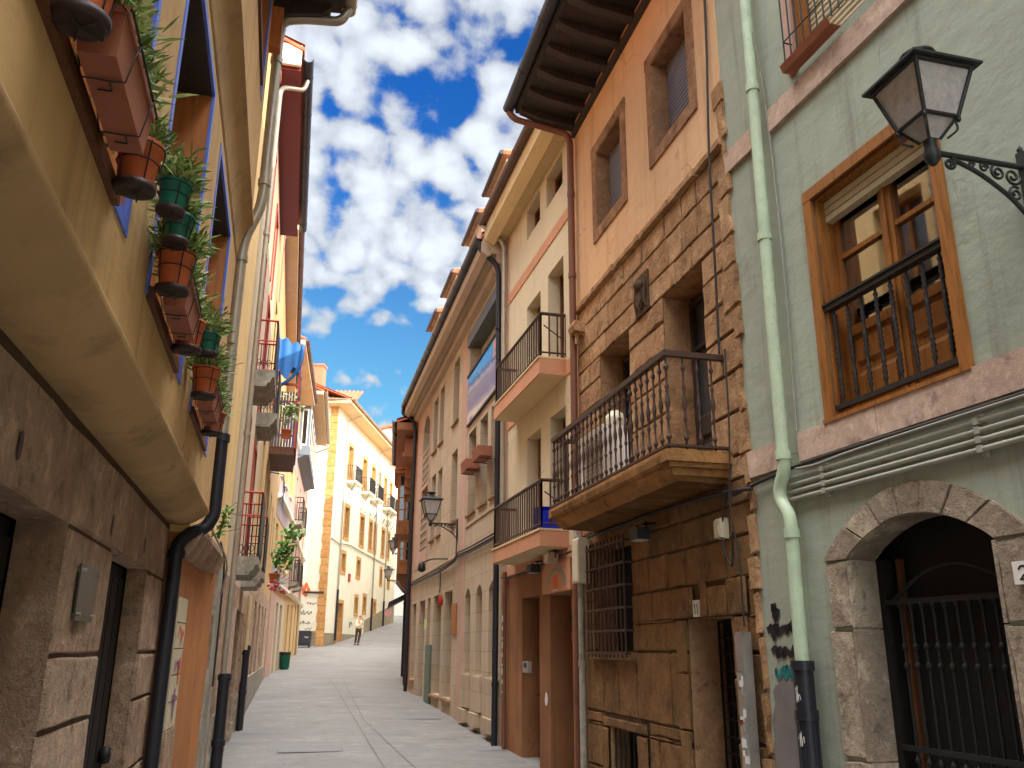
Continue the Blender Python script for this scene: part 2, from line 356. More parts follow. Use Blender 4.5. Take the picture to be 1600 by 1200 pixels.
def tiles():
    M = Mat('clay_roof_tiles'); n = M.noise(5, 5, .7); n2 = M.noise(1.2, 4, .6)
    col = M.ramp(n, [(.25, lin(150, 78, 50)), (.5, lin(186, 104, 68)), (.75, lin(206, 130, 90))])
    col = M.mix(M.mrange(n2, .45, .75, 0, .5), col, lin(120, 96, 76))
    return M.out(col, .85, M.bump(n, .3, .01))
MT['tiles'] = tiles()
def grd():
    M = Mat('earth'); n = M.noise(.5, 4); return M.out(M.ramp(n, [(.3, lin(120, 112, 100)), (.7, lin(140, 130, 116))]), .9)
MT['earth'] = grd()

# ------------------------------------------------------------------ mesh helpers
class Fr:
    """facade frame: s along the wall, d out towards the street, z up"""
    def __init__(s, A, B, side):
        s.A = Vector((A[0], A[1])); s.B = Vector((B[0], B[1])); v = s.B - s.A; s.L = v.length; s.t = v / s.L
        s.n = Vector((-s.t.y, s.t.x)) if side == 'R' else Vector((s.t.y, -s.t.x)); s.flip = side != 'R'; s.side = side
    def P(s, a, d, z):
        p = s.A + s.t * a + s.n * d; return Vector((p.x, p.y, z))
    def off(s, d):
        f = Fr(s.A + s.n * d, s.B + s.n * d, s.side); return f
class WFr:
    flip = False
    def P(s, x, y, z): return Vector((x, y, z))
WORLD = WFr()
class Yaw:
    flip = False
    def __init__(s, o, a): s.o = Vector(o); s.c, s.s_ = math.cos(a), math.sin(a)
    def P(s, x, y, z): return Vector((s.o.x + x * s.c - y * s.s_, s.o.y + x * s.s_ + y * s.c, s.o.z + z))
ORG = {}
class MB:
    def __init__(s, fr=WORLD): s.fr = fr; s.v = []; s.f = []; s.mi = []; s.sm = []
    def add(s, vs, fs, mi=0, smooth=False):
        o = len(s.v); s.v += [tuple(v) for v in vs]
        for f in fs: s.f.append([i + o for i in f]); s.mi.append(mi); s.sm.append(smooth)
    def quad(s, a, b, c, d, mi=0): s.add([a, b, c, d], [[0, 1, 2, 3]], mi)
    def box(s, x0, x1, y0, y1, z0, z1, mi=0):
        if x0 > x1: x0, x1 = x1, x0
        if y0 > y1: y0, y1 = y1, y0
        if z0 > z1: z0, z1 = z1, z0
        v = [(x0, y0, z0), (x1, y0, z0), (x1, y1, z0), (x0, y1, z0), (x0, y0, z1), (x1, y0, z1), (x1, y1, z1), (x0, y1, z1)]
        s.add(v, [[0, 3, 2, 1], [4, 5, 6, 7], [0, 1, 5, 4], [1, 2, 6, 5], [2, 3, 7, 6], [3, 0, 4, 7]], mi)
    def prism(s, poly, d0, d1, mi=0, cap0=True):
        """polygon in (s,z), run from d0 to d1"""
        n = len(poly); ar = sum(poly[i][0] * poly[(i + 1) % n][1] - poly[(i + 1) % n][0] * poly[i][1] for i in range(n))
        if ar < 0: poly = poly[::-1]
        if d0 > d1: d0, d1 = d1, d0
        v = [(a, d0, z) for a, z in poly] + [(a, d1, z) for a, z in poly]
        # (s,d,z) right handed: the d1 face must look along +d
        f = [[n + i for i in range(n)][::-1]] + ([[i for i in range(n)]] if cap0 else [])
        f += [[j, i, n + i, n + j] for i in range(n) for j in [(i + 1) % n]]
        s.add(v, f, mi)
    def prof(s, poly, s0, s1, mi=0, smooth=False, caps=True):
        """profile in (d,z), run along s"""
        n = len(poly); ar = sum(poly[i][0] * poly[(i + 1) % n][1] - poly[(i + 1) % n][0] * poly[i][1] for i in range(n))
        if ar < 0: poly = poly[::-1]
        if s0 > s1: s0, s1 = s1, s0
        v = [(s0, d, z) for d, z in poly] + [(s1, d, z) for d, z in poly]
        f = [[i, j, n + j, n + i] for i in range(n) for j in [(i + 1) % n]]
        s.add(v, f, mi, smooth)
        if caps: s.add(v, [[i for i in range(n)][::-1], [n + i for i in range(n)]], mi)
    def tube(s, pts, r, n=8, mi=0, caps=True):
        pts = [Vector(p) for p in pts]; rs = r if isinstance(r, (list, tuple)) else [r] * len(pts)
        rings = []; up = None
        for i, p in enumerate(pts):
            a = pts[i] - pts[i - 1] if i else pts[1] - pts[0]; b = pts[i + 1] - pts[i] if i < len(pts) - 1 else a
            t = (a.normalized() + b.normalized()); t = t.normalized() if t.length > 1e-6 else a.normalized()
            if up is None: up = Vector((0, 0, 1)) if abs(t.z) < .9 else Vector((1, 0, 0))
            x = t.cross(up).normalized(); y = x.cross(t).normalized(); up = y
            rings.append([p + (x * math.cos(k * 2 * math.pi / n) + y * math.sin(k * 2 * math.pi / n)) * rs[i] for k in range(n)])
        v = [q for g in rings for q in g]; f = []
        for i in range(len(pts) - 1):
            for k in range(n):
                j = (k + 1) % n; f.append([i * n + k, (i + 1) * n + k, (i + 1) * n + j, i * n + j])
        s.add(v, [q[::-1] for q in f], mi, True)
        if caps: s.add(v, [list(range(n)), [(len(pts) - 1) * n + k for k in range(n)][::-1]], mi)
    def lathe(s, c, prof, n=12, mi=0, smooth=True, caps=True):
        """profile (r,z) about the vertical through c"""
        v = [(c[0] + r * math.cos(k * 2 * math.pi / n), c[1] + r * math.sin(k * 2 * math.pi / n), c[2] + z) for r, z in prof for k in range(n)]
        f = [[i * n + k, i * n + (k + 1) % n, (i + 1) * n + (k + 1) % n, (i + 1) * n + k] for i in range(len(prof) - 1) for k in range(n)]
        s.add(v, f, mi, smooth)
        if caps:
            m_ = len(prof) - 1; s.add(v, [list(range(n))[::-1], [m_ * n + k for k in range(n)]], mi)
    def stroke(s, pts, w, d=.004, mi=0):
        """flat painted stroke on a wall: points in (s,z)"""
        P = [Vector((a, b)) for a, b in pts]; L = []; 
        for i, p in enumerate(P):
            t = (P[min(i + 1, len(P) - 1)] - P[max(i - 1, 0)]); t = t.normalized() if t.length > 1e-9 else Vector((1, 0))
            nrm = Vector((-t.y, t.x)) * w * .5; L.append((p + nrm, p - nrm))
        for i in range(len(P) - 1):
            a, b = L[i]; c, e = L[i + 1]
            s.add([(a.x, d, a.y), (b.x, d, b.y), (e.x, d, e.y), (c.x, d, c.y)], [[0, 1, 2, 3], ], mi)
    def build(s, name, mats, parent=None, loc=None, group=None):
        me = bpy.data.meshes.new(name)
        if parent is not None: org = ORG[parent.name]
        else:
            ws = [s.fr.P(*v) for v in s.v]
            org = Vector(loc) if loc is not None else Vector((sum(w.x for w in ws) / len(ws), sum(w.y for w in ws) / len(ws), min(w.z for w in ws)))
        me.from_pydata([s.fr.P(*v) - org for v in s.v], [], [f[::-1] if s.fr.flip else f for f in s.f])
        if not isinstance(mats, (list, tuple)): mats = [mats]
        for q in mats: me.materials.append(MT[q] if isinstance(q, str) else q)
        me.polygons.foreach_set('material_index', s.mi); me.polygons.foreach_set('use_smooth', s.sm)
        uv = me.uv_layers.new(name='UVMap').data; li = 0
        for f in s.f:
            vs = [Vector(s.v[i]) for i in (f[::-1] if s.fr.flip else f)]
            nn = (vs[1] - vs[0]).cross(vs[2] - vs[0]); ax = max(range(3), key=lambda k: abs(nn[k]))
            for q in vs:
                uv[li].uv = ((q[1], q[2]) if ax == 0 else (q[0], q[2]) if ax == 1 else (q[0], q[1])); li += 1
        me.update()
        o = bpy.data.objects.new(name, me); COL.objects.link(o); ORG[o.name] = org
        if parent is not None: o.parent = parent
        else: o.location = org
        return o
def thing(name, label, cat, loc, group=None):
    o = bpy.data.objects.new(name, None); COL.objects.link(o); o.location = loc; o.empty_display_size = .2
    ORG[o.name] = Vector(loc); tag(o, label, cat, group); return o
def tag(o, label, cat, group=None):
    o['label'] = label; o['category'] = cat
    if group: o['group'] = group
    return o
def copy_tree(o, delta, rot=None):
    c = o.copy(); COL.objects.link(c); c.location = o.location + Vector(delta)
    if rot is not None: c.rotation_euler = (0, 0, rot)
    for ch in list(o.children):
        k = ch.copy(); COL.objects.link(k); k.parent = c
        for g in list(ch.children):
            h = g.copy(); COL.objects.link(h); h.parent = k
    return c

# wall sheet with openings ((s0,s1,z0,z1,depth[,arch rise])), reveals, ends, back and top
def cut_wall(mb, s0, s1, z0, z1, ops=(), d=0, back=None, mi=0, rmi=None, ends=True):
    rmi = mi if rmi is None else rmi
    ops = [tuple(o) + (0,) * (6 - len(o)) for o in ops]
    S = sorted({s0, s1, *[x for o in ops for x in o[:2] if s0 < x < s1]}); Z = sorted({z0, z1, *[x for o in ops for x in o[2:4] if z0 < x < z1]})
    for i in range(len(S) - 1):
        for j in range(len(Z) - 1):
            cs, cz = (S[i] + S[i + 1]) / 2, (Z[j] + Z[j + 1]) / 2
            if any(o[0] < cs < o[1] and o[2] < cz < o[3] for o in ops): continue
            mb.quad((S[i], d, Z[j]), (S[i], d, Z[j + 1]), (S[i + 1], d, Z[j + 1]), (S[i + 1], d, Z[j]), mi)
    for a, b, c, e, dep, ar in ops:
        c = max(c, z0); k = d - dep; N = 12
        if ar:
            arc = [(a + (b - a) * t / N, e - ar + ar * math.sin(math.pi * t / N) ** .8) for t in range(N + 1)]
            for t in range(N):
                (p, q), (u, w) = arc[t], arc[t + 1]
                mb.quad((p, d, q), (p, d, e + 1e-5), (u, d, e + 1e-5), (u, d, w), mi)
                mb.quad((p, d, q), (u, d, w), (u, k, w), (p, k, q), rmi)
            h = e - ar
        else:
            h = e; mb.quad((a, d, e), (b, d, e), (b, k, e), (a, k, e), rmi)
        mb.quad((a, d, c), (a, d, h), (a, k, h), (a, k, c), rmi); mb.quad((b, d, c), (b, k, c), (b, k, h), (b, d, h), rmi)
        mb.quad((a, d, c), (a, k, c), (b, k, c), (b, d, c), rmi)
    if ends and back is not None:
        mb.quad((s0, d, z0), (s0, back, z0), (s0, back, z1), (s0, d, z1), mi); mb.quad((s1, d, z0), (s1, d, z1), (s1, back, z1), (s1, back, z0), mi)
        mb.quad((s0, back, z0), (s1, back, z0), (s1, back, z1), (s0, back, z1), mi)
        mb.quad((s0, d, z1), (s0, back, z1), (s1, back, z1), (s1, d, z1), mi)
# coursed blocks standing proud of their joints, kept clear of openings
def block(mb, a, b, c, e, d, jit=.006, bev=.014, mi=0, base=None):
    """one dressed stone with a worn, slightly ragged outline"""
    r = random.uniform; base = d - .014 if base is None else base; g = .005
    w = min(bev, (b - a) * .3, (e - c) * .3); q = []
    nx, nz = max(1, min(5, int((b - a) / .14))), max(1, min(4, int((e - c) / .12)))
    for i in range(nx): q.append((a + g + (b - a - 2 * g) * i / nx, c + g, 0, 1))
    for i in range(nz): q.append((b - g, c + g + (e - c - 2 * g) * i / nz, -1, 0))
    for i in range(nx): q.append((b - g - (b - a - 2 * g) * i / nx, e - g, 0, -1))
    for i in range(nz): q.append((a + g, e - g - (e - c - 2 * g) * i / nz, 1, 0))
    n = len(q); cx, cz = (a + b) / 2, (c + e) / 2; out, inn = [], []; tx, tz = r(-.012, .012), r(-.012, .012)
    for x, z, ix, iz in q:
        j = r(0, jit); k = w * r(.7, 1.3) + (r(0, jit * 2.2) if r(0, 1) < .18 else 0)
        x0 = x + (j if x < cx else -j); z0 = z + (j if z < cz else -j)
        out.append((x0, base, z0)); x1 = x0 + (k if x < cx else -k) * (1 if (ix or abs(x - cx) > (b - a) * .49) else .0); z1 = z0 + (k if z < cz else -k) * (1 if (iz or abs(z - cz) > (e - c) * .49) else .0)
        inn.append((x1, d + (x1 - cx) * tx + (z1 - cz) * tz + r(-.0012, .0012), z1))
    mb.add(out + inn, [[n + i for i in range(n)][::-1]] + [[i, n + i, n + (i + 1) % n, (i + 1) % n] for i in range(n)], mi)
def courses(mb, s0, s1, z0, z1, ops, hs, ws, d=.012, rag0=0, rag1=0, mi=1, jit=.006, bev=.009):
    r = random.uniform
    cuts = sorted({z0, z1, *[x for o in ops for x in o[2:4] if z0 < x < z1]}); rows = []
    for i in range(len(cuts) - 1):
        a, b = cuts[i], cuts[i + 1]; n = max(1, round((b - a) / r(*hs))); w = [r(.8, 1.2) for _ in range(n)]; t = sum(w); y = a
        for q in w: rows.append((y, y + (b - a) * q / t)); y += (b - a) * q / t
    for c, e in rows:
        iv = [(s0 - r(0, rag0), s1 + r(0, rag1))]
        for o in ops:
            if o[2] < (c + e) / 2 < o[3]:
                iv = [p for x, y in iv for p in ((x, min(y, o[0])), (max(x, o[1]), y)) if p[1] - p[0] > .03]
        for x, y in iv:
            k = x
            while k < y - 1e-6:
                w = r(*ws); nx = k + w
                if y - nx < ws[0] * .55: nx = y
                block(mb, k, nx, c, e, d + r(-.004, .004), jit, bev, mi); k = nx
def surround(mb, s0, s1, z0, z1, w, d0, d1, mi=0, sill=True, ear=0):
    mb.box(s0 - w, s0, d0, d1, z0 - (w if sill else 0), z1, mi); mb.box(s1, s1 + w, d0, d1, z0 - (w if sill else 0), z1, mi)
    mb.box(s0 - w - ear, s1 + w + ear, d0, d1 + .002, z1, z1 + w, mi)
    if sill: mb.box(s0, s1, d0, d1 - .001, z0 - w, z0, mi)
_wr = random.Random(11)
def window(b, fr, s0, s1, z0, z1, dep, mat='timber_brown', nv=1, bars=(), fw_=.055, pane='glass', th=.05, panel=None, blind=None, blindmat='blind', name='window'):
    mb = MB(fr); k = -dep
    mb.box(s0, s0 + fw_, k, k + th, z0, z1); mb.box(s1 - fw_, s1, k, k + th, z0, z1)
    mb.box(s0 + fw_, s1 - fw_, k, k + th, z1 - fw_, z1); mb.box(s0 + fw_, s1 - fw_, k, k + th, z0, z0 + fw_)
    for i in range(nv):
        c = s0 + (s1 - s0) * (i + 1) / (nv + 1); mb.box(c - fw_ * .6, c + fw_ * .6, k, k + th + .004, z0 + fw_, z1 - fw_)
    for q in bars:
        zz = z0 + (z1 - z0) * q; mb.box(s0 + fw_, s1 - fw_, k + .004, k + th - .006, zz - .018, zz + .018)
    w = mb.build(name, mat, b)
    if panel:
        pm = MB(fr); zz = z0 + (z1 - z0) * panel; pm.box(s0 + fw_, s1 - fw_, k, k + th * .5, z0 + fw_, zz)
        n = 2 * (nv + 1)
        for i in range(nv + 1):
            a = s0 + (s1 - s0) * i / (nv + 1) + .1; e = s0 + (s1 - s0) * (i + 1) / (nv + 1) - .1
            for j in range(2):
                h = (zz - z0 - fw_) / 2; c = z0 + fw_ + j * h + .05; pm.prof([(k + th * .5, c), (k + th * .5 + .018, c + .02), (k + th * .5 + .018, c + h - .08), (k + th * .5, c + h - .06)], a, e)
        pm.build('panel', mat, w)
    if pane == 'glass': pane = _wr.choice(['glass', 'glass', 'glass_curtain', 'glass_grey'])
    pm = MB(fr); pm.box(s0, s1, k - .03, k + .012, z0, z1); pm.build('pane', pane, w)
    if blind:
        bm_ = MB(fr); zz = z1 - (z1 - z0) * blind; n = max(3, int((z1 - zz) / .045)); h = (z1 - zz) / n
        for i in range(n): bm_.prof([(k + th, zz + i * h), (k + th + .014, zz + i * h + h * .25), (k + th + .014, zz + i * h + h * .75), (k + th, zz + (i + 1) * h)], s0 + .02, s1 - .02)
        bm_.build('blind', blindmat, w)
    return w
def door(b, fr, s0, s1, z0, z1, dep, mat='timber_brown', leaves=2, panels=3, name='door'):
    mb = MB(fr); k = -dep; mb.box(s0, s1, k - .04, k, z0, z1); w = (s1 - s0) / leaves; h = (z1 - z0) / panels
    for i in range(leaves):
        for j in range(panels):
            a, e = s0 + i * w + .06, s0 + (i + 1) * w - .06; c, g = z0 + j * h + .06, z0 + (j + 1) * h - .06
            mb.prism([(a, c), (e, c), (e, g), (a, g)], k, k + .014)
        mb.box(s0 + i * w, s0 + i * w + .04, k, k + .03, z0, z1); mb.box(s0 + (i + 1) * w - .04, s0 + (i + 1) * w, k, k + .028, z0, z1)
    o = mb.build(name, mat, b)
    hb = MB(fr); hb.tube([(s0 + w - .07, k + .03, z0 + (z1 - z0) * .48), (s0 + w - .07, k + .07, z0 + (z1 - z0) * .48), (s0 + w - .16, k + .07, z0 + (z1 - z0) * .48)], .012, 6)
    hb.build('handle', 'iron', o); return o
def rail(b, fr, s0, s1, d0, d1, z0, z1, gap=.11, r=.009, style='flat', mat='iron', name='railing', toprail=.022, sides=True, topmat=None):
    mb = MB(fr); runs = [((s0, d1), (s1, d1))] + ([((s0, d0), (s0, d1)), ((s1, d1), (s1, d0))] if sides else [])
    prof = [(r, 0), (r, .12), (r * 2.1, .14), (r * 2.1, .165), (r, .185), (r, .45), (r * 2.1, .48), (r * 2.3, .5), (r * 2.1, .52), (r, .55), (r, .80), (r * 2.1, .825), (r * 2.1, .85), (r, .87), (r, 1)]
    for (a, c), (e, g) in runs:
        L = math.hypot(e - a, g - c); n = max(1, round(L / gap))
        for i in range(n + 1):
            if i == 0 and (a, c) == runs[0][0] and (e, g) != runs[0][1]: continue
            x, y = a + (e - a) * i / n, c + (g - c) * i / n
            if style == 'turned': mb.lathe((x, y, z0), [(p, q * (z1 - z0)) for p, q in prof], 6)
            elif style == 'ring': mb.lathe((x, y, z0), [(r * (1.7 if (k % 4) in (1, 2) and 3 < k < 26 and not 11 < k < 17 else 1), k / 29 * (z1 - z0)) for k in range(30)], 6)
            else: mb.box(x - r, x + r, y - r, y + r, z0, z1)
        m1 = 1 if topmat else 0
        for z, t in ((z1, toprail), (z0 + .04 if style == 'flat' else z0, toprail * .55)):
            mb.tube([(a, c, z), (e, g, z)], t, 6, m1 if z == z1 else 0)
    return mb.build(name, [mat, topmat] if topmat else mat, b)
def gutter(b, fr, s0, s1, d, z, r=.065, mat='gutter_dark', name='gutter'):
    mb = MB(fr); N = 8
    po = [(d + r * math.cos(math.pi + math.pi * i / N), z + r * math.sin(math.pi + math.pi * i / N)) for i in range(N + 1)]
    pi_ = [(d + r * .86 * math.cos(math.pi + math.pi * i / N), z + r * .86 * math.sin(math.pi + math.pi * i / N)) for i in range(N + 1)]
    mb.prof(po + pi_[::-1], s0, s1)
    k = s0 + .4
    while k < s1:
        mb.prof([(d - r - .004, z + .004)] + [(d + (r + .006) * math.cos(math.pi + math.pi * i / N), z + (r + .006) * math.sin(math.pi + math.pi * i / N)) for i in range(N + 1)], k, k + .03, caps=True); k += .9
    return mb.build(name, mat, b)
def pipe(b, fr, pts, r, mat, collars=(), name='downpipe', n=10):
    mb = MB(fr); mb.tube(pts, r, n)
    for c in collars: mb.tube([(c[0], c[1], c[2] - .03), (c[0], c[1], c[2] + .03)], r * 1.22, n)
    o = mb.build(name, mat, b)
    return o
def smooth_pts(pts, k=5):
    """round the corners of a polyline"""
    P = [Vector(p) for p in pts]; out = [P[0]]
    for i in range(1, len(P) - 1):
        a, b, c = P[i - 1], P[i], P[i + 1]; q = min((a - b).length, (c - b).length) * .42
        u, w = b + (a - b).normalized() * q, b + (c - b).normalized() * q
        for j in range(k + 1):
            t = j / k; out.append(u * (1 - t) ** 2 + b * 2 * t * (1 - t) + w * t * t)
    return out + [P[-1]]
def tiled_roof(b, fr, s0, s1, d0, z0, d1, z1, th=.05, amp=.028, per=.21, name='roof', mat='tiles'):
    """one roof slope from eave (d0,z0) to ridge (d1,z1), wavy like barrel tiles"""
    mb = MB(fr); n = max(4, int((s1 - s0) / per * 6)); rows = max(2, int(math.hypot(d1 - d0, z1 - z0) / .38)); v = []; f = []
    for j in range(rows + 1):
        for sub in (0, 1):
            t = j / rows
            step = .018 * sub
            for i in range(n + 1):
                s = s0 + (s1 - s0) * i / n
                v.append((s, d0 + (d1 - d0) * t, z0 + (z1 - z0) * t + amp * math.sin(s / per * 2 * math.pi) + amp + step))
    m_ = n + 1
    for j in range(2 * rows + 1):
        for i in range(n): f.append([j * m_ + i, j * m_ + i + 1, (j + 1) * m_ + i + 1, (j + 1) * m_ + i])
    mb.add(v, [q if True else q[::-1] for q in f]); 
    low = [(s0 + (s1 - s0) * i / n, d0, z0 + amp * math.sin((s0 + (s1 - s0) * i / n) / per * 2 * math.pi) + amp - th * .6) for i in range(n + 1)]
    mb.add(v[:m_] + low, [[i, m_ + i, m_ + i + 1, i + 1] for i in range(n)])
    # underside and gable ends, so that the slope is a solid slab
    e = .05
    mb.prof([(d0, z0 - th), (d0, z0), (d1, z1), (d1, z1 - th)], s0, s1)
    return mb.build(name, mat, b)
def back_roof(b, fr, s0, s1, dr, zr, db, zb, name='roof'):
    mb = MB(fr); mb.prof([(dr, zr), (db, zb), (db, zb - .12), (dr, zr - .12)], s0, s1); return mb.build(name, 'tiles', b)
def leaves(mb, c, spread, n, ln, wd, mi=0, upb=.5, droop=0.0):
    r = random.gauss
    for _ in range(n):
        p = Vector((c[0] + r(0, spread[0]), c[1] + r(0, spread[1]), c[2] + abs(r(0, spread[2])) if spread[2] > 0 else c[2]))
        d = Vector((r(0, 1), r(0, 1), r(0, .6) + upb)); d += Vector((p.x - c[0], p.y - c[1], 0)) * (1.2 / max(.02, spread[0])) * .5; d.normalize()
        L = ln * random.uniform(.6, 1.35); x = d.cross(Vector((r(0, 1), r(0, 1), r(0, 1)))).normalized() * wd * random.uniform(.7, 1.3)
        q = p + d * L * .5 + Vector((0, 0, 0)); e = p + d * L - Vector((0, 0, droop * L))
        mb.add([p - x * .3, q - x, e, q + x, p + x * .3], [[0, 1, 2, 3, 4]], mi)
def gz(y):
    if y < 34: return .022 * y
    if y < 56: return .748 + .022 * (y - 34) + .0012 * (y - 34) ** 2
    return 1.8128 + .105 * (min(y, 95) - 56)
# ------------------------------------------------------------------ ground
def street():
    mb = MB(); ys = [-30 + i * 1.0 for i in range(34)] + [4 + i * .5 for i in range(182)] + [96, 110, 150, 250]
    xs = [-14, -8, -4, -1.5, 0, 1.5, 3, 4.5, 7, 12, 20]
    v = [(x, y, gz(y) + (.012 * math.sin(x * 1.3) if -2 < x < 5 else 0)) for y in ys for x in xs]; n = len(xs)
    mb.add(v, [[j * n + i, j * n + i + 1, (j + 1) * n + i + 1, (j + 1) * n + i] for j in range(len(ys) - 1) for i in range(n - 1)], 0, True)
    o = mb.build('street', 'paving'); o['kind'] = 'structure'
    g = MB(); ys = [-600, -100, -30, 0, 34, 45, 56, 70, 95, 200, 900]
    v = [(x, y, gz(y) - .12) for y in ys for x in (-900, -40, 40, 900)]
    g.add(v, [[j * 4 + i, j * 4 + i + 1, (j + 1) * 4 + i + 1, (j + 1) * 4 + i] for j in range(len(ys) - 1) for i in range(3)])
    o = g.build('ground', 'earth'); o['kind'] = 'structure'
    # two lines of the drain slot that run up the middle of the paving
    d = MB()
    for x0, x1, ya, yb in ((1.30, 1.45, 9.2, 16.5), (1.72, 1.60, 9.2, 16.5), (1.45, 1.75, 16.5, 30), (1.60, 2.15, 16.5, 30)):
        N = 24
        for i in range(N):
            t, u = i / N, (i + 1) / N; a, c = x0 + (x1 - x0) * t, x0 + (x1 - x0) * u; y, z = ya + (yb - ya) * t, ya + (yb - ya) * u
            h = lambda x, y: gz(y) + .012 * math.sin(x * 1.3) + .005
            d.quad((a - .008, y, h(a, y)), (a + .008, y, h(a, y)), (c + .008, z, h(c, z)), (c - .008, z, h(c, z)))
    o = d.build('drain_channel', 'joint_grey'); o['kind'] = 'structure'
street()
def manhole(x, y, w, l, ang, label):
    f = Yaw((x, y, gz(y) + .012 * math.sin(x * 1.3) + .006), ang); root = thing('manhole_cover', label, 'manhole cover', f.o, 'covers let into the paving')
    k = lambda y_: .022 * y_; mb = MB(f); q = .009
    for x0, x1, y0, y1 in ((-w, w, -l, -l + q), (-w, w, l - q, l), (-w, -w + q, -l + q, l - q), (w - q, w, -l + q, l - q)):
        mb.quad((x0, y0, k(y0)), (x1, y0, k(y0)), (x1, y1, k(y1)), (x0, y1, k(y1)))
    mb.build('frame', 'joint_grey', root)
    mb = MB(f); mb.quad((-w + q, -l + q, k(-l + q)), (w - q, -l + q, k(-l + q)), (w - q, l - q, k(l - q)), (-w + q, l - q, k(l - q))); mb.build('lid', 'lid_grey', root)
manhole(.55, 12.7, .42, .18, 0, 'wide rectangular cover in the paving nearest the camera, left of the drain lines')
manhole(2.95, 12.6, .28, .22, .1, 'rectangular cover in the paving close to the foot of the right wall')
manhole(2.55, 16.8, .45, .16, 0, 'long cover in the paving right of the drain lines, in front of the arched windows')
manhole(-.15, 15.0, .3, .22, 0, 'cover in the paving beside the black pipes of the left wall')
manhole(.2, 22.5, .3, .22, 0, 'cover at the left of the paving between the black pipes and the green bin')
manhole(1.85, 22.0, .3, .22, 0, 'cover in the middle of the paving beside the drain lines')

# ------------------------------------------------------------------ right side
FR1 = Fr((3.34, 0), (3.13, 5.4), 'R'); FR2 = Fr((3.13, 5.4), (3.19, 9.2), 'R'); FR3 = Fr((3.19, 9.2), (3.19, 12.85), 'R')
FR4 = Fr((3.19, 12.85), (3.42, 23.75), 'R'); FR5 = Fr((3.42, 23.75), (4.17, 30.0), 'R'); FR6 = Fr((4.17, 30.0), (6.6, 46.0), 'R'); FR7 = Fr((6.6, 46.0), (13.2, 78.0), 'R')
def bld(name, label, fr, s=0): 
    p = fr.P(s, 0, 0); return thing(name, label, 'building', (p.x, p.y, gz(p.y)))
def house_roof(b, fr, s0, s1, d0, ze, dr, zr, db, tile=True, soff='soffit_cream', sd=.0, sz=None, th=.12):
    """front slope, rear slope and the closed soffit under the front eave"""
    tiled_roof(b, fr, s0, s1, d0, ze, dr, zr); back_roof(b, fr, s0, s1, dr, zr + .03, db, ze)
    g = MB(fr)
    for s in (s0 + .05, s1 - .17): g.prism([(s, 0), (s + .12, 0), (s + .12, .01), (s, .01)], 0, .01) if False else None
    mb = MB(fr); z = sz if sz is not None else ze - .1
    mb.prof([(sd, z), (d0 - .02, z), (d0 - .02, ze - .04), (sd, ze - .04)], s0 + .01, s1 - .01); mb.build('soffit', soff, b)

# --- R1 sage green house
B = bld('green_house', 'sage green rendered house with pinkish stone bands and arched stone doorway, nearest on the right', FR1)
ops = [(3.42, 4.43, 2.94, 4.42, .24), (3.42, 4.43, 5.42, 6.9, .2), (1.2, 2.2, 2.94, 4.42, .24), (1.2, 2.2, 5.42, 6.9, .2), (3.38, 4.44, -1, 2.29, .18, .19), (-2.4, -1.4, 2.94, 4.42, .24)]
mb = MB(FR1); cut_wall(mb, -4, 5.404, -.4, 9.3, ops, back=-7, rmi=1); mb.build('wall', ['green', 'stone_pink'], B)
for a, e, c, g in ((-4, 4.79, 2.745, 2.93), (4.93, 5.40, 2.745, 2.93), (-4, 4.79, 5.15, 5.325), (4.91, 5.40, 5.15, 5.325)):
    mb = MB(FR1); k = a
    while k < e - .01:                                   # band laid in lengths with fine joints
        n_ = e if e - k < 1.6 else k + 1.15; mb.box(k + .002, n_ - .002, -.01, .026 + random.uniform(0, .002), c, g); k = n_
    mb.build('stone_band', 'band', B)
house_roof(B, FR1, -4, 5.35, .55, 9.35, -3.4, 11.0, -7, soff='timber_dark')
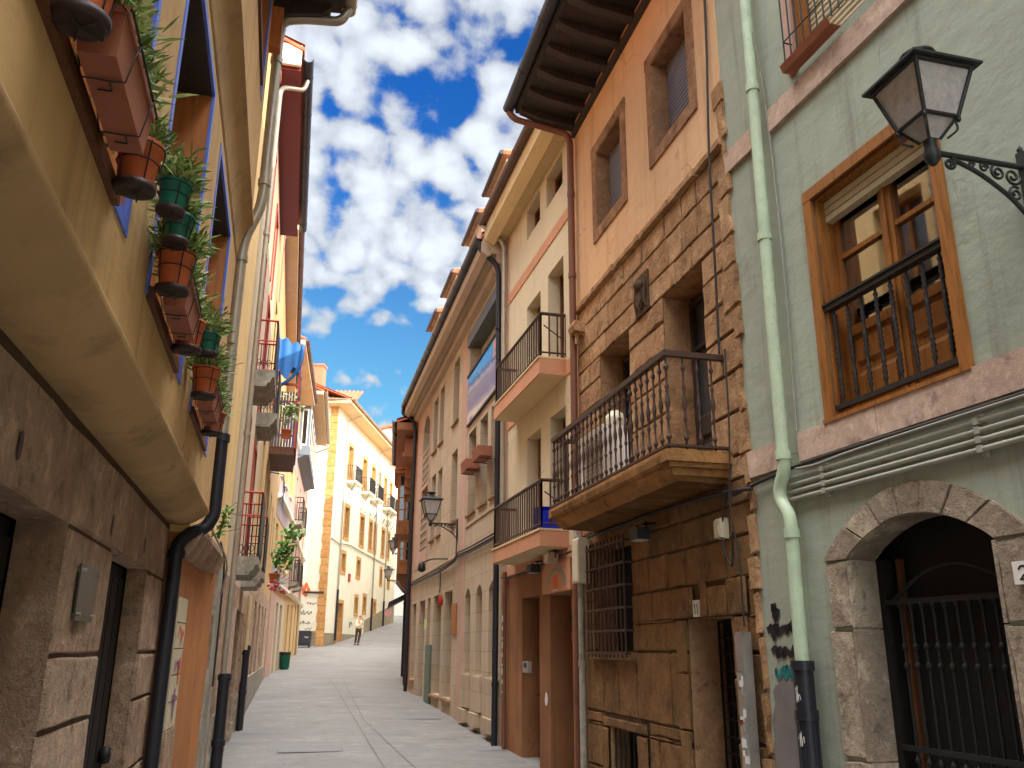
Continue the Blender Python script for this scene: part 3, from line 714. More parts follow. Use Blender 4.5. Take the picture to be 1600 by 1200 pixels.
def r1_window(s0, s1, z0, z1, main):
    sr = MB(FR1); surround(sr, s0, s1, z0, z1, .075, -.01, .022, sill=False, ear=.0)
    for a, q in ((s0 - .002, s0 + .02), (s1 - .02, s1 + .002)): sr.box(a, q, -.2, -.012, z0, z1 - .02)
    sr.box(s0, s1, -.2, -.012, z1 - .02, z1 + .001); sr.box(s0 - .075, s1 + .075, -.2, .035, z0 - .02, z0 + .006)
    s_ = sr.build('window_surround', 'timber', B)
    k = -.17; w = MB(FR1); t = .05; f = .06; mid = (s0 + s1) / 2
    w.box(s0, s0 + f, k, k + t, z0, z1); w.box(s1 - f, s1, k, k + t, z0, z1); w.box(s0 + f, s1 - f, k, k + t, z1 - f, z1); w.box(s0 + f, s1 - f, k, k + t, z0, z0 + f)
    for c in (mid,): w.box(c - .05, c + .05, k, k + t + .006, z0 + f, z1 - f); w.box(c - .012, c + .012, k + t + .006, k + t + .018, z0 + f, z1 - f)
    zp_ = z0 + (z1 - z0) * .37
    w.box(s0 + f, s1 - f, k + .002, k + t - .002, zp_ - .03, zp_ + .03)
    for i in (1, 2): w.box(s0 + f, s1 - f, k + .004, k + t - .004, zp_ + i * .255 - .015, zp_ + i * .255 + .015)
    o = w.build('window', 'timber', B)
    p = MB(FR1); p.box(s0 + f, s1 - f, k + .004, k + .024, z0 + f, zp_)
    for a, e in ((s0 + f + .04, mid - .09), (mid + .09, s1 - f - .04)):
        for j in range(2):
            c = z0 + f + .03 + j * .225; p.prof([(k + .024, c), (k + .04, c + .03), (k + .04, c + .16), (k + .024, c + .19)], a, e)
    p.build('panel', 'timber', o)
    p = MB(FR1); p.box(s0 + f, s1 - f, k + .018, k + .024, zp_, z1 - f); p.build('pane', 'clear' if main else 'glass', o)
    if main:
        c = MB(FR1)
        for a, e in ((s0 + .03, mid - .03), (mid + .03, s1 - .02)):
            N = 14
            pts = [(a + (e - a) * i / N, -.222 + .016 * math.sin(i * 2.1)) for i in range(N + 1)]
            for i in range(N):
                (x, d), (y, g) = pts[i], pts[i + 1]; c.quad((x, d, z0 + .1), (x, d, z1 - .05), (y, g, z1 - .05), (y, g, z0 + .1))
        c.build('curtain', 'curtain', o)
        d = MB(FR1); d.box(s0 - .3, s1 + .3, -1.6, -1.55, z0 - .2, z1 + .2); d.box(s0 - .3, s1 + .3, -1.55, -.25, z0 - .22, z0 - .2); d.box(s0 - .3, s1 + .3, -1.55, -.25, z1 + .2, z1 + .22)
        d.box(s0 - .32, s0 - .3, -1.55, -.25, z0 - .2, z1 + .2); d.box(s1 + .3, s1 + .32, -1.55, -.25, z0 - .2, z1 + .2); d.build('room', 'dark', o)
    bl = MB(FR1)
    for i in range(3): bl.prof([(k + t, z1 - .17 + i * .05), (k + t + .05, z1 - .165 + i * .05), (k + t + .05, z1 - .125 + i * .05), (k + t, z1 - .12 + i * .05)], s0 + .02, s1 - .02)
    bl.build('blind', 'blind_cream', o)
    g = MB(FR1); zt = z0 + .70
    g.box(s0 + .005, s1 - .005, -.05, .005, zt - .012, zt + .022); g.box(s0 + .002, s1 - .002, -.058, .015, zt + .022, zt + .036); g.box(s0 + .005, s1 - .005, -.04, -.005, z0 + .05, z0 + .08)
    n = 8
    for i in range(n):
        x = s0 + .065 + (s1 - s0 - .13) * i / (n - 1); H = zt - z0 - .09
        g.lathe((x, -.022, z0 + .08), [(.0085 * (1.9 if q in (3, 5, 7, 9, 15, 17, 19, 21, 27, 29, 31, 33) else 1.15 if 9 < q < 15 or 21 < q < 27 else 1), q / 36 * H) for q in range(37)], 8)
    g.build('railing', 'iron', B)
r1_window(3.42, 4.43, 2.94, 4.42, True); r1_window(1.2, 2.2, 2.94, 4.42, False)
w = window(B, FR1, -2.4, -1.4, 2.94, 4.42, .18, 'timber', 1, (.5,))
# upper window: russet surround, wire rail and a clay tray along its foot
for a, e in ((3.42, 4.43), (1.2, 2.2)):
    sr = MB(FR1); surround(sr, a, e, 5.42, 6.9, .085, -.01, .024, sill=False); sr.build('window_surround', 'rose', B)
    for x in (e - .03, a): sr = MB(FR1); sr.box(x, x + .03, -.16, -.012, 5.42, 6.9); sr.build('window_jamb', 'timber', B)
    window(B, FR1, a + .03, e - .03, 5.42, 6.9, .17, 'timber', 1, (.4, .7), blind=.95, blindmat='blind_cream')
    g = MB(FR1)
    for z in (5.46, 5.62, 6.2): g.tube([(a, .03, z), (a, .10, z), (e, .10, z), (e, .03, z)], .006, 5)
    for i in range(15):
        x = a + (e - a) * i / 14; g.tube([(x, .10, 5.44), (x, .10, 6.2)], .006, 5)
    g.build('railing', 'iron', B)
tr = MB(FR1); tr.prof([(.02, 5.40), (.10, 5.40), (.12, 5.45), (.112, 5.45), (.095, 5.41), (.02, 5.41)], 3.95, 4.47)
t_ = tr.build('planter_tray', 'terracotta_box', loc=FR1.P(4.0, .1, 5.40)); tag(t_, 'shallow clay planter tray nearer the downpipe under the top window of the green house', 'planter tray')
# arched doorway
mb = MB(FR1); sp = 2.10; o0, o1, i0, i1 = 4.66, 3.16, 4.44, 3.38
def arc(t, a, b, base, rise): return (a + (b - a) * t, base + rise * math.sin(math.pi * t) ** .8)
N = 7; cuts = [0, .15, .30, .44, .58, .72, .86, 1]
def vous(t0, t1):
    k = 6; ins = [arc(t0 + (t1 - t0) * i / k, i0, i1, sp, .19) for i in range(k + 1)]; outs = [arc(t0 + (t1 - t0) * i / k, o0, o1, sp + .0, .36) for i in range(k + 1)]
    return ins + outs[::-1]
for q in range(N):
    t0, t1 = cuts[q] + .0015, cuts[q + 1] - .0015; p = vous(t0, t1); d = .022 + random.uniform(-.004, .006)
    c = Vector((sum(a for a, _ in p) / len(p), sum(b for _, b in p) / len(p)))
    mb.prism(p, -.02, d - .008); mb.prism([(c.x + (a - c.x) * .955, c.y + (b - c.y) * .93) for a, b in p], d - .009, d)
z = [-.3, .40, .72, 1.02, 1.72, sp]
for k in range(len(z) - 1):
    for a, e in ((i0, o0 - (.0 if k % 2 else .02)), (o1 + (.0 if k % 2 else .03), i1)): block(mb, a, e, z[k], z[k + 1], .022 + random.uniform(-.004, .006), .004, .012, 0, -.02)
for k in range(len(z) - 1):                                                    # jamb stones seen in the reveal
    mb.box(i0 - .012, i0 + .01, -.17, .018, z[k] + .004, z[k + 1] - .004); mb.box(i1 - .01, i1 + .012, -.17, .018, z[k] + .004, z[k + 1] - .004)
mb.build('door_surround', 'stone_pink', B)
mb = MB(FR1); mb.box(3.37, 4.45, -.30, -.26, -.3, 2.32); mb.box(4.38, 4.435, -.26, -.17, -.3, 2.10); mb.box(3.385, 3.44, -.26, -.17, -.3, 2.10); dd = mb.build('door', 'door_dark', B)
mb = MB(FR1); mb.box(4.29, 4.325, -.25, -.22, -.2, 2.1); mb.build('door_post', 'timber_brown', dd)
mb = MB(FR1)
for i in range(11):
    x = 3.44 + i * .083; mb.tube([(x, -.17, -.1), (x, -.17, 1.86)], .008, 6)
    for zz in (.9, 1.02, 1.5, 1.6, 1.82): mb.lathe((x, -.17, zz), [(.008, 0), (.016, .012), (.016, .03), (.008, .042)], 6)
for zz in (.3, 1.1, 1.86): mb.box(3.40, 4.38, -.18, -.16, zz - .014, zz + .014)
mb.tube([(3.40 + .93 * t / 12, -.17, 1.86 + .18 * math.sin(math.pi * t / 12)) for t in range(13)], .012, 6)
mb.build('gate', MT.setdefault('gate_iron', paint('dull_black_iron', lin(30, 28, 28), .7, .1)), dd)
pts = smooth_pts([(4.84, .085, 9.8), (4.85, .085, 6.3), (4.87, .085, 2.98), (4.87, .085, 2.70), (4.94, .085, 2.60), (4.94, .085, 2.52), (4.85, .085, 2.40), (4.855, .085, 2.2), (4.86, .085, 1.5)])
pipe(B, FR1, pts, .042, 'pipe_green', [(4.845, .085, 7.2), (4.855, .085, 5.55), (4.865, .085, 4.35), (4.87, .085, 2.80), (4.852, .085, 2.30)])
pts = [(4.86, .085, 1.54), (4.86, .085, -.1)]
mb = MB(FR1); mb.tube(pts, .06, 12); 
for zz in (1.52, 1.24, .88): mb.tube([(4.86, .085, zz - .035), (4.86, .085, zz + .02)], .07, 12)
for k in range(8):
    a = k * math.pi / 4; mb.tube([(4.86 + .06 * math.cos(a), .085 + .06 * math.sin(a), 1.2), (4.86 + .06 * math.cos(a), .085 + .06 * math.sin(a), .1)], .006, 4)
mb.build('downpipe_base', 'pipe_black', B)
def scribble(mb, s, z, w, h, n, th, mi=0, d=.006, seed=1, slant=.2):
    rd = random.Random(seed); pts = []
    for i in range(n):
        t = i / (n - 1); pts.append((s - w * t + rd.uniform(-1, 1) * w / n * 1.1, z + h * (.5 + .5 * math.sin(i * 2.2 + rd.uniform(-.6, .6))) * rd.uniform(.55, 1) + slant * h * t))
    fine = []
    for i in range(len(pts) - 1):
        for k in range(4):
            t = k / 4; p0 = pts[max(i - 1, 0)]; p1, p2 = pts[i], pts[i + 1]; p3 = pts[min(i + 2, len(pts) - 1)]
            fine.append(tuple(.5 * (2 * p1[j] + (p2[j] - p0[j]) * t + (2 * p0[j] - 5 * p1[j] + 4 * p2[j] - p3[j]) * t * t + (3 * p1[j] - p0[j] - 3 * p2[j] + p3[j]) * t ** 3) for j in (0, 1)))
    mb.stroke(fine, th, d, mi)
mb = MB(FR1)
rd = random.Random(5)
def blob(mb, s, z, w, h, mi, d, seed, n=22):
    q = random.Random(seed); mb.prism([(s + w * math.cos(2 * math.pi * i / n) * q.uniform(.82, 1.1), z + h * math.sin(2 * math.pi * i / n) * q.uniform(.82, 1.1)) for i in range(n)], d - .002, d, mi)
blob(mb, 5.16, 1.06, .21, .42, 2, .004, 3, 40); blob(mb, 5.17, .78, .19, .22, 2, .0045, 4, 40); blob(mb, 5.05, 1.30, .10, .16, 2, .0042, 5, 30)
scribble(mb, 5.31, 1.69, .36, .07, 16, .045, 0, .006, 2, .3); scribble(mb, 5.25, 1.75, .06, .19, 4, .06, 0, .0065, 8); scribble(mb, 5.28, 1.55, .34, .07, 15, .042, 0, .0068, 6, .4); scribble(mb, 5.31, 1.66, .1, .12, 6, .03, 0, .0069, 16, .1)
scribble(mb, 5.27, 1.42, .26, .08, 14, .03, 1, .0072, 9); scribble(mb, 5.2, 1.45, .18, .06, 11, .03, 1, .0075, 10); scribble(mb, 5.3, .82, .3, .03, 9, .02, 1, .0078, 12); scribble(mb, 5.05, .98, .1, .05, 7, .025, 1, .008, 14)
mb.build('graffiti', ['ink', 'spray_teal', 'spray_grey'], B)
mb = MB(FR1)
for sd, zz in ((1, 1.3), (2, 1.05), (3, .82)): scribble(mb, 4.865, zz, .05, .12, 9, .006, 0, .148, sd, .1)
mb.build('graffiti', 'spray_white', B)

def polytube(name, pts, r, mat, label, cat, fr=WORLD, group=None, n=6):
    mb = MB(fr); mb.tube(smooth_pts(pts, 4), r, n); return tag(mb.build(name, mat), label, cat, group)
# conduits, clamps and cables of the green house
for i, zz in enumerate((2.655, 2.61, 2.565, 2.52)):
    c = MB(FR1); c.tube([(-3.8, .035, zz), (4.98 - .01 * i, .035, zz)], .013, 8); o = c.build('conduit', 'conduit')
    tag(o, ['topmost', 'second from top', 'third from top', 'lowest'][i] + ' of the four parallel grey conduits above the arched doorway', 'conduit', 'conduits under the lower stone band')
for s, w in ((4.55, 'left'), (3.35, 'right'), (1.6, 'far'), (-.6, 'last')):
    c = MB(FR1)
    for zz in (2.655, 2.61, 2.565, 2.52): c.box(s - .014, s + .014, 0, .052, zz - .0165, zz + .0165)
    c.box(s - .012, s + .012, 0, .02, 2.48, 2.69)
    if w in ('left', 'right'): tag(c.build('conduit_clamp', 'conduit'), 'grey clamp block holding the conduits, ' + ('nearer the pale green downpipe' if w == 'left' else 'above the middle of the arched doorway'), 'clamp', 'clamps on the conduits')
    elif w == 'far': tag(c.build('conduit_clamp', 'conduit'), 'grey clamp block on the conduits above the far right door jamb', 'clamp', 'clamps on the conduits')
polytube('cable', [(5.6, .03, 2.66), (5.2, .035, 2.70), (4.7, .04, 2.725), (4.0, .04, 2.722), (3.3, .04, 2.715), (1.5, .04, 2.72), (-3.5, .04, 2.71)], .011, 'cable', 'thick black cable running under the lower stone band of the green house', 'cable', FR1)
polytube('cable', [(4.80, .05, 2.70), (4.6, .05, 2.685), (4.3, .05, 2.70), (3.6, .055, 2.702), (2.6, .055, 2.70), (-3.5, .055, 2.69)], .008, 'cable_grey', 'thin grey cable sagging just below the black cable above the arched door', 'cable', FR1)
polytube('cable', [(4.80, .08, 6.0), (4.81, .03, 5.6), (4.79, .02, 5.0), (4.77, .02, 4.0), (4.80, .02, 2.95)], .006, 'cable_grey', 'thin grey wire running down beside the pale green downpipe', 'cable', FR1)
# number plate beside the arch: a white tile with a dark 2
def digit(mb, ch, s, z, w, h, d, th, mi, sgn=1):
    G = {'1': [[(.1, .75), (.5, 1), (.5, 0)], [(.15, 0), (.85, 0)]], '2': [[(.05, .75), (.25, .97), (.6, 1), (.9, .8), (.85, .55), (.45, .25), (.05, .02), (.95, .02)]],
         '8': [[(.5, .52), (.15, .7), (.3, .97), (.7, .97), (.85, .7), (.5, .52), (.1, .28), (.3, .02), (.7, .02), (.9, .28), (.5, .52)]]}
    for st in G[ch]: mb.stroke([(s - sgn * a * w, z + b * h) for a, b in st], th, d, mi)
def plate(fr, s0, s1, z0, z1, d, text, label, tw=.045):
    p = MB(fr); p.box(s0, s1, d - .014, d, z0, z1); root = p.build('house_number_plate', 'white_paint', loc=fr.P((s0 + s1) / 2, d, z0)); tag(root, label, 'number plate')
    q = MB(fr); H = (z1 - z0) * .58; w = tw
    for i, ch in enumerate(text): digit(q, ch, s1 - .03 - i * (w + .02), z0 + (z1 - z0) * .2, w, H, d + .002, (z1 - z0) * .10, 0)
    q.build('numeral', 'ink', root)
plate(FR1, 3.14, 3.275, 1.885, 1.985, .042, '2', 'white tile with a dark number 2, on the right jamb of the arched doorway', .052)

# --- R2 orange and stone house
B = bld('stone_house', 'old house of brown sandstone below and orange render above, with a long stone balcony', FR2)
ops = [(.54, 1.33, 2.95, 4.66, .34), (2.19, 3.04, 2.95, 4.66, .34), (2.32, 3.34, 1.58, 2.60, .22), (.38, 1.15, -1, 1.83, .32), (2.28, 3.02, .16, .88, .22)]
mb = MB(FR2); cut_wall(mb, 0, 3.80, -.4, 5.5, ops, d=-.002, back=-6, mi=0, rmi=1)
bops = [(a - .0, b + .0, c, e) for a, b, c, e, *_ in ops] + [(.13, 1.40, 1.82, 2.08), (2.02, 3.2, .88, 1.0), (2.02, 2.28, .1, .9), (3.02, 3.2, .1, .9)]
courses(mb, .0, 3.78, 2.78, 5.42, bops, (.24, .36), (.28, .75), d=.010, rag0=.03, rag1=0, mi=1, jit=.007)
wall2 = mb.build('wall', ['mortar', 'stone_warm'], B)
mb = MB(FR2); courses(mb, .02, 3.70, -.3, 2.78, bops, (.26, .42), (.35, .85), d=.010, rag0=.03, mi=0, jit=.008); 
for a, e in ((.13, .42), (.42, .74), (.74, .86), (.99, 1.40)): block(mb, a, e, 1.83, 2.07 + random.uniform(-.01, .03), .035, .008)
for a, e, c, g in ((2.04, 3.18, .88, .98), (2.04, 2.27, .1, .88), (3.03, 3.18, .1, .88)): block(mb, a, e, c, g, .03, .006)
for c, g in ((-.3, .5), (.5, 1.0), (1.0, 1.42), (1.42, 1.83)):
    block(mb, 1.15, 1.33 + random.uniform(0, .04), c, g, .03, .006); block(mb, .15, .38, c, g, .03, .006)
mb.box(2.25, 3.45, .0, .05, 1.50, 1.575)
mb.build('stonework', 'stone_dark', B)
mb = MB(FR2)
k = 0
while k < 3.78:
    w = random.uniform(.4, .8); e = min(3.79, k + w); block(mb, k, e, 5.41, 5.50 + random.uniform(-.008, .006), .055, .005, .012, 0, -.01); k = e
k = 2.7
while k < 5.9:
    h = random.uniform(.18, .36); block(mb, -.075 + random.uniform(0, .045), random.uniform(.03, .2), k, k + h, .026, .010, .012, 0, -.06); k += h
k = .0
while k < 2.7:
    h = random.uniform(.2, .42); block(mb, -.075 + random.uniform(0, .06), random.uniform(.0, .12), k, k + h, .028, .010, .012, 0, -.06); k += h
mb.build('quoin', 'stone_warm', B)
ops2 = [(2.17, 2.98, 6.15, 7.13, .22), (.52, 1.31, 6.15, 7.13, .22)]
mb = MB(FR2); cut_wall(mb, .0, 3.80, 5.495, 8.0, ops2, d=.012, back=-6); mb.build('wall', 'orange', B)
for a, e in ((2.17, 2.98), (.52, 1.31)):
    sr = MB(FR2); surround(sr, a, e, 6.15, 7.13, .125, .0, .03, ear=.012)
    sr.box(e - .012, e + .001, -.2, .026, 6.15, 7.13); sr.box(a - .001, a + .012, -.2, .026, 6.15, 7.13); sr.box(a, e, -.2, .026, 7.118, 7.131); sr.box(a, e, -.2, .026, 6.149, 6.162)
    sr.build('window_surround', 'stone_trim', B)
    window(B, FR2, a + .012, e - .012, 6.162, 7.118, .20, 'timber_dark', 0, (), blind=.97)
mb = MB(FR2); mb.box(0, 3.8, .012, .05, 7.86, 7.99); mb.build('cornice', 'apricot', B)
for a, e in ((.54, 1.33), (2.19, 3.04)):
    o = window(B, FR2, a, e, 2.97, 4.62, .30, 'timber_dark', 1, (.72,), panel=.35, name='balcony_door')
# eave: dark boards on rafters
mb = MB(FR2); mb.prof([(.0, 8.02), (.80, 8.10), (.80, 8.14), (.0, 8.08)], -.1, 3.76); o = mb.build('soffit', 'timber_dark', B)
mb = MB(FR2)
mb.box(-.1, 3.78, .0, .06, 7.84, 7.93); mb.box(-.1, 3.78, .74, .79, 8.08, 8.16); mb.build('eave_board', 'timber_dark', B)
for i in range(10):
    x = -.05 + i * .41; mb = MB(FR2); mb.prof([(.0, 7.90), (.5, 7.96), (.74, 8.04), (.76, 8.10), (.0, 8.02)], x, x + .11); mb.build('rafter', 'timber_dark', B)
tiled_roof(B, FR2, -.1, 3.76, .84, 8.18, -3.2, 9.7); back_roof(B, FR2, -.1, 3.76, -3.2, 9.7, -6, 8.2)
gutter(B, FR2, -.1, 3.82, .87, 8.16, .075)
pipe(B, FR2, smooth_pts([(3.80, .87, 8.10), (3.79, .80, 8.0), (3.74, .14, 7.86), (3.73, .09, 7.75), (3.73, .085, 5.3), (3.74, .085, 2.9)]), .042, 'pipe_rust', [(3.73, .085, 7.0), (3.73, .085, 5.9)])
pipe(B, FR2, smooth_pts([(3.74, .085, 2.9), (3.66, .085, 2.5), (3.60, .085, 2.2), (3.60, .085, .1)]), .036, 'concrete', [(3.60, .085, 1.45)], name='downpipe_base')
# balcony
bal = MB(FR2)
n0, n1 = .22, 3.28
bal.prof([(.0, 2.98), (.50, 2.98), (.53, 2.955), (.53, 2.90), (.50, 2.885), (.50, 2.87), (.475, 2.85), (.455, 2.81), (.40, 2.775), (.0, 2.765)], n0 + .1, n1 - .1)
def ring(inset, z): return [(n0 + inset, z), (n1 - inset, z)]
for ins, out, za, zb in ((.0, .53, 2.90, 2.985), (.03, .50, 2.865, 2.90), (.075, .455, 2.81, 2.865)): bal.box(n0 + ins, n1 - ins, .0, out, za, zb)
bal.prof([(0, 2.765), (.40, 2.775), (.455, 2.812), (0, 2.812)], n0 + .1, n1 - .1)
balo = bal.build('balcony', 'stone_balcony', B)
rr_ = MB(FR2)
def turned(mb, x, y, z0, H, r=.0095):
    pr = [(r, 0), (r, .10), (2.0 * r, .12), (2.2 * r, .14), (r, .16), (r * .9, .30), (1.9 * r, .33), (r, .36), (1.25 * r, .42), (2.1 * r, .48), (2.1 * r, .51), (1.2 * r, .57), (r, .62), (1.9 * r, .66), (r, .69), (r * .9, .83), (2.2 * r, .86), (2.0 * r, .88), (r, .9), (r, 1)]
    mb.lathe((x, y, z0), [(a, b * H) for a, b in pr], 6)
for i in range(25): turned(rr_, n0 + .05 + (n1 - n0 - .1) * i / 24, .48, 2.985, .73, .0082 if i % 6 else .010)
for i in range(1, 4):
    for s in (n0 + .05, n1 - .05): turned(rr_, s, .48 * i / 4.2, 2.985, .73, .0082)
for z, t in ((3.725, .022), (3.02, .010)):
    rr_.box(n0 + .02, n1 - .02, .455, .505, z - t, z + t)
    for s in (n0 + .025, n1 - .075): rr_.box(s, s + .05, .0, .455, z - t + .001, z + t - .001)
rr_.build('railing', 'iron_brown', balo)
# grille, door, cellar window
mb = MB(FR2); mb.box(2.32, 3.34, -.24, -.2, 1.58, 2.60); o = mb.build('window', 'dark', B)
g = MB(FR2)
for i in range(11): g.tube([(2.30 + i * .107, .09, 1.52), (2.30 + i * .107, .09, 2.64)], .010, 6)
for i in range(6):
    zz = 1.56 + i * .205; g.box(2.28, 3.40, .082, .098, zz - .012, zz + .012)
    for s in (2.28, 3.39): g.box(s, s + .012, -.02, .09, zz - .010, zz + .010)
g.build('grille', 'iron_brown', o)
mb = MB(FR2); mb.box(.38, 1.15, -.34, -.30, -.3, 1.83); o = mb.build('door', 'door_dark', B)
g = MB(FR2)
for i in range(9): g.box(.40 + i * .0915 - .006, .40 + i * .0915 + .006, -.26, -.246, -.2, 1.80)
for i in range(16): g.box(.38, 1.15, -.263, -.249, .0 + i * .12, .012 + i * .12)
g.box(.74, .80, -.275, -.24, -.2, 1.82); g.build('grille', 'iron', o)
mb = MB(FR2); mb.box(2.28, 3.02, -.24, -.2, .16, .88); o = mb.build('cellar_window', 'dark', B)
g = MB(FR2)
for i in range(6): g.tube([(2.36 + i * .12, -.03, .16), (2.36 + i * .12, -.03, .88)], .009, 6)
g.tube([(2.28, -.03, .5), (3.02, -.03, .5)], .009, 6); g.build('grille', 'iron', o)
# things on the stone house
plate(FR2, .875, .985, 1.84, 1.965, .03, '11', 'small cream number plate above the dark grated door of the stone house', .022)
arms = MB(FR2); arms.prism([(1.60, 4.66), (1.92, 4.66), (1.92, 5.02), (1.87, 5.06), (1.60, 5.06)], .0, .03); ca = arms.build('carved_plaque', 'mortar_dark', loc=FR2.P(1.76, 0, 4.66)); tag(ca, 'dark carved stone shield plaque set in the sandstone wall between the balcony doors', 'plaque')
ar = MB(FR2); ar.lathe((1.77, .035, 4.95), [(.001, -.06), (.05, -.05), (.07, 0), (.05, .05), (.001, .06)], 10); ar.prism([(1.66, 4.90), (1.88, 4.90), (1.88, 4.78), (1.77, 4.69), (1.66, 4.78)], .03, .05); ar.prism([(1.70, 4.87), (1.84, 4.87), (1.84, 4.79), (1.77, 4.73), (1.70, 4.79)], .05, .062)
for s in (1.645, 1.875): ar.tube([(s, .035, 4.70), (s + .015, .045, 4.80), (s - .012, .045, 4.90), (s + .01, .035, 4.99)], .016, 6)
ar.build('carving', 'mortar_dark', ca)
def meter_box(fr, s0, s1, z0, z1, d, label, mat='cream_box'):
    q = MB(fr); q.prof([(0.02, z0), (d, z0 + .01), (d, z1 - .02), (d - .02, z1), (0.02, z1)], s0, s1); o = q.build('junction_box', mat, loc=fr.P((s0 + s1) / 2, 0, z0)); tag(o, label, 'junction box')
    q = MB(fr); q.box(s0 + .015, s1 - .015, d, d + .006, z0 + .03, z1 - .05); q.build('lid', mat, o)
meter_box(FR2, 3.44, 3.66, 2.26, 2.74, .16, 'tall cream meter box at the corner where the stone and terracotta fronts meet')
meter_box(FR2, .33, .43, 2.37, 2.52, .09, 'small cream junction box hanging from cables right of the stone balcony')
q = MB(FR2); q.box(.06, .15, .05, .12, -.1, 1.715); q.box(.15, .20, .05, .10, -.1, 1.70); o = q.build('cable_duct', 'steel', loc=FR2.P(.12, .08, .1)); tag(o, 'dented grey metal cable duct with torn stickers at the edge of the stone house', 'cable duct')
q = MB(FR2); rd = random.Random(3)
for i in range(16):
    s, zz = rd.uniform(.075, .135), rd.uniform(.9, 1.45); w, h = rd.uniform(.012, .03), rd.uniform(.012, .035)
    q = MB(FR2); q.box(s - w, s + w, .1205, .1225 + i * 2e-4, zz - h, zz + h); q.build('sticker', ['spray_white', 'maroon', 'cable_grey'][i % 3], o)
def floodlight(fr, s, d, z, label, mat='black_pl'):
    q = MB(fr); q.prism([(s - .09, z - .05), (s + .09, z - .05), (s + .11, z + .05), (s - .11, z + .05)], d - .06, d + .06); o = q.build('floodlight', mat, loc=fr.P(s, d, z)); tag(o, label, 'floodlight')
    q = MB(fr); q.box(s - .08, s + .08, d - .05, d + .05, z - .058, z - .0505); q.build('lens', 'lamp_glass', o)
    q = MB(fr); q.tube([(s - .11, d - .02, z), (s - .115, d - .02, z + .09), (s + .115, d - .02, z + .09), (s + .11, d - .02, z)], .008, 6); q.tube([(s, d - .02, z + .09), (s, .0, z + .10)], .012, 6); q.build('bracket', 'iron', o)
floodlight(FR2, 1.70, .16, 2.56, 'black floodlight bracketed to the stone wall under the long balcony')
q = MB(FR2); q.box(1.95, 2.65, .14, .40, 2.99, 3.60); o = q.build('outdoor_unit', 'white_paint', loc=FR2.P(2.3, .27, 2.985)); tag(o, 'white air conditioning unit standing on the stone balcony behind the rails', 'air conditioner')
q = MB(FR2)
for i in range(10): q.box(2.0, 2.42, .40, .408, 3.08 + i * .045, 3.105 + i * .045)
q.build('louvre', 'steel', o)
q = MB(FR2); q.lathe(FR2 and (2.05, .22, 3.60), [(.09, 0), (.11, .06), (.10, .10), (.06, .14), (.04, .16)], 12); o = q.build('round_lid_pot', 'cream_box', loc=FR2.P(2.05, .22, 3.6)); tag(o, 'cream round pot standing on the white unit on the stone balcony', 'pot')
polytube('cable', [(.10, .03, 7.9), (.12, .03, 6.6), (.17, .06, 5.45), (.19, .06, 4.6), (.22, .05, 4.2), (.24, .05, 3.75)], .011, 'cable', 'dark cable running down the right edge of the orange and stone front', 'cable', FR2)
polytube('cable', [(.13, .06, 3.75), (.12, .07, 3.2), (.14, .08, 2.85), (.17, .09, 2.55), (.10, .07, 2.2), (.11, .07, 1.75)], .007, 'cable', 'thin dark cable hanging from the balcony rail end down to the metal duct', 'cable', FR2)
polytube('cable', [(.24, .05, 2.74), (.30, .06, 2.60), (.36, .07, 2.42), (.30, .07, 2.22), (.24, .06, 2.15), (.2, .06, 2.4)], .008, 'cable', 'loop of thin black wire hanging below the small junction box', 'cable', FR2)
polytube('cable', [(-.1, .05, 2.66), (.3, .06, 2.70), (.8, .05, 2.72), (1.6, .05, 2.74), (2.4, .05, 2.735), (3.75, .05, 2.74)], .014, 'cable', 'bundle of black cable under the stone balcony', 'cable', FR2)
q = MB(FR2); q.prof([(0, 5.10), (.14, 5.12), (.16, 5.18), (.14, 5.24), (0, 5.22)], 3.50, 3.70); q.tube([(3.6, .08, 5.14), (3.6, .09, 4.98)], .022, 8); tag(q.build('stone_spout', 'stone_warm', loc=FR2.P(3.6, 0, 5.0)), 'weathered stone water spout jutting from the corner of the stone house', 'water spout')
# --- R3 cream house
B = bld('cream_house', 'narrow cream house with apricot bands and two plain railed balconies', FR3)
ops = [(.52, 1.26, 7.50, 7.98, .22), (1.58, 2.30, 7.50, 7.98, .22), (.53, 1.22, 5.03, 6.46, .26), (1.57, 2.28, 5.03, 6.40, .26), (.52, 1.16, 2.92, 4.44, .26), (1.59, 2.27, 2.92, 4.42, .26)]
mb = MB(FR3); cut_wall(mb, 0, 3.36, 2.66, 8.25, ops, back=-7); mb.build('wall', 'cream', B)
g2 = [(1.68, 2.50, -1, 2.25, .30), (.37, 1.22, -1, 2.22, .75)]
mb = MB(FR3); cut_wall(mb, 0.03, 3.62, -.3, 2.66, g2, d=.0, back=-7); mb.build('wall', 'terracotta_wall', B)
mb = MB(FR3); cut_wall(mb, 3.36, 3.64, 2.66, 8.25, [], d=.02, back=-.2); mb.build('corner_pilaster', 'rose', B)
mb = MB(FR3); mb.box(.0, 3.36, 0, .014, 6.87, 7.03); mb.box(.0, .20, 0, .012, 2.66, 6.87); mb.box(.0, .20, 0, .0125, 7.03, 8.1); mb.box(.2, 3.36, 0, .013, 4.80, 4.98); mb.box(.0, 3.36, 0, .016, 2.60, 2.74)
mb.build('painted_band', 'apricot', B)
for (a, e, c, g, d) in ops[:2]: window(B, FR3, a, e, c, g, .18, 'timber_brown', 1)
for (a, e, c, g, d) in ops[2:]: window(B, FR3, a, e, c, g, .22, 'timber_brown', 1, (.6,), panel=.3, blind=.42 if a > 1 else None, blindmat='timber_brown', name='balcony_door')
house_roof(B, FR3, -.0, 3.63, .36, 8.44, -3.4, 10.1, -7, sz=8.10)
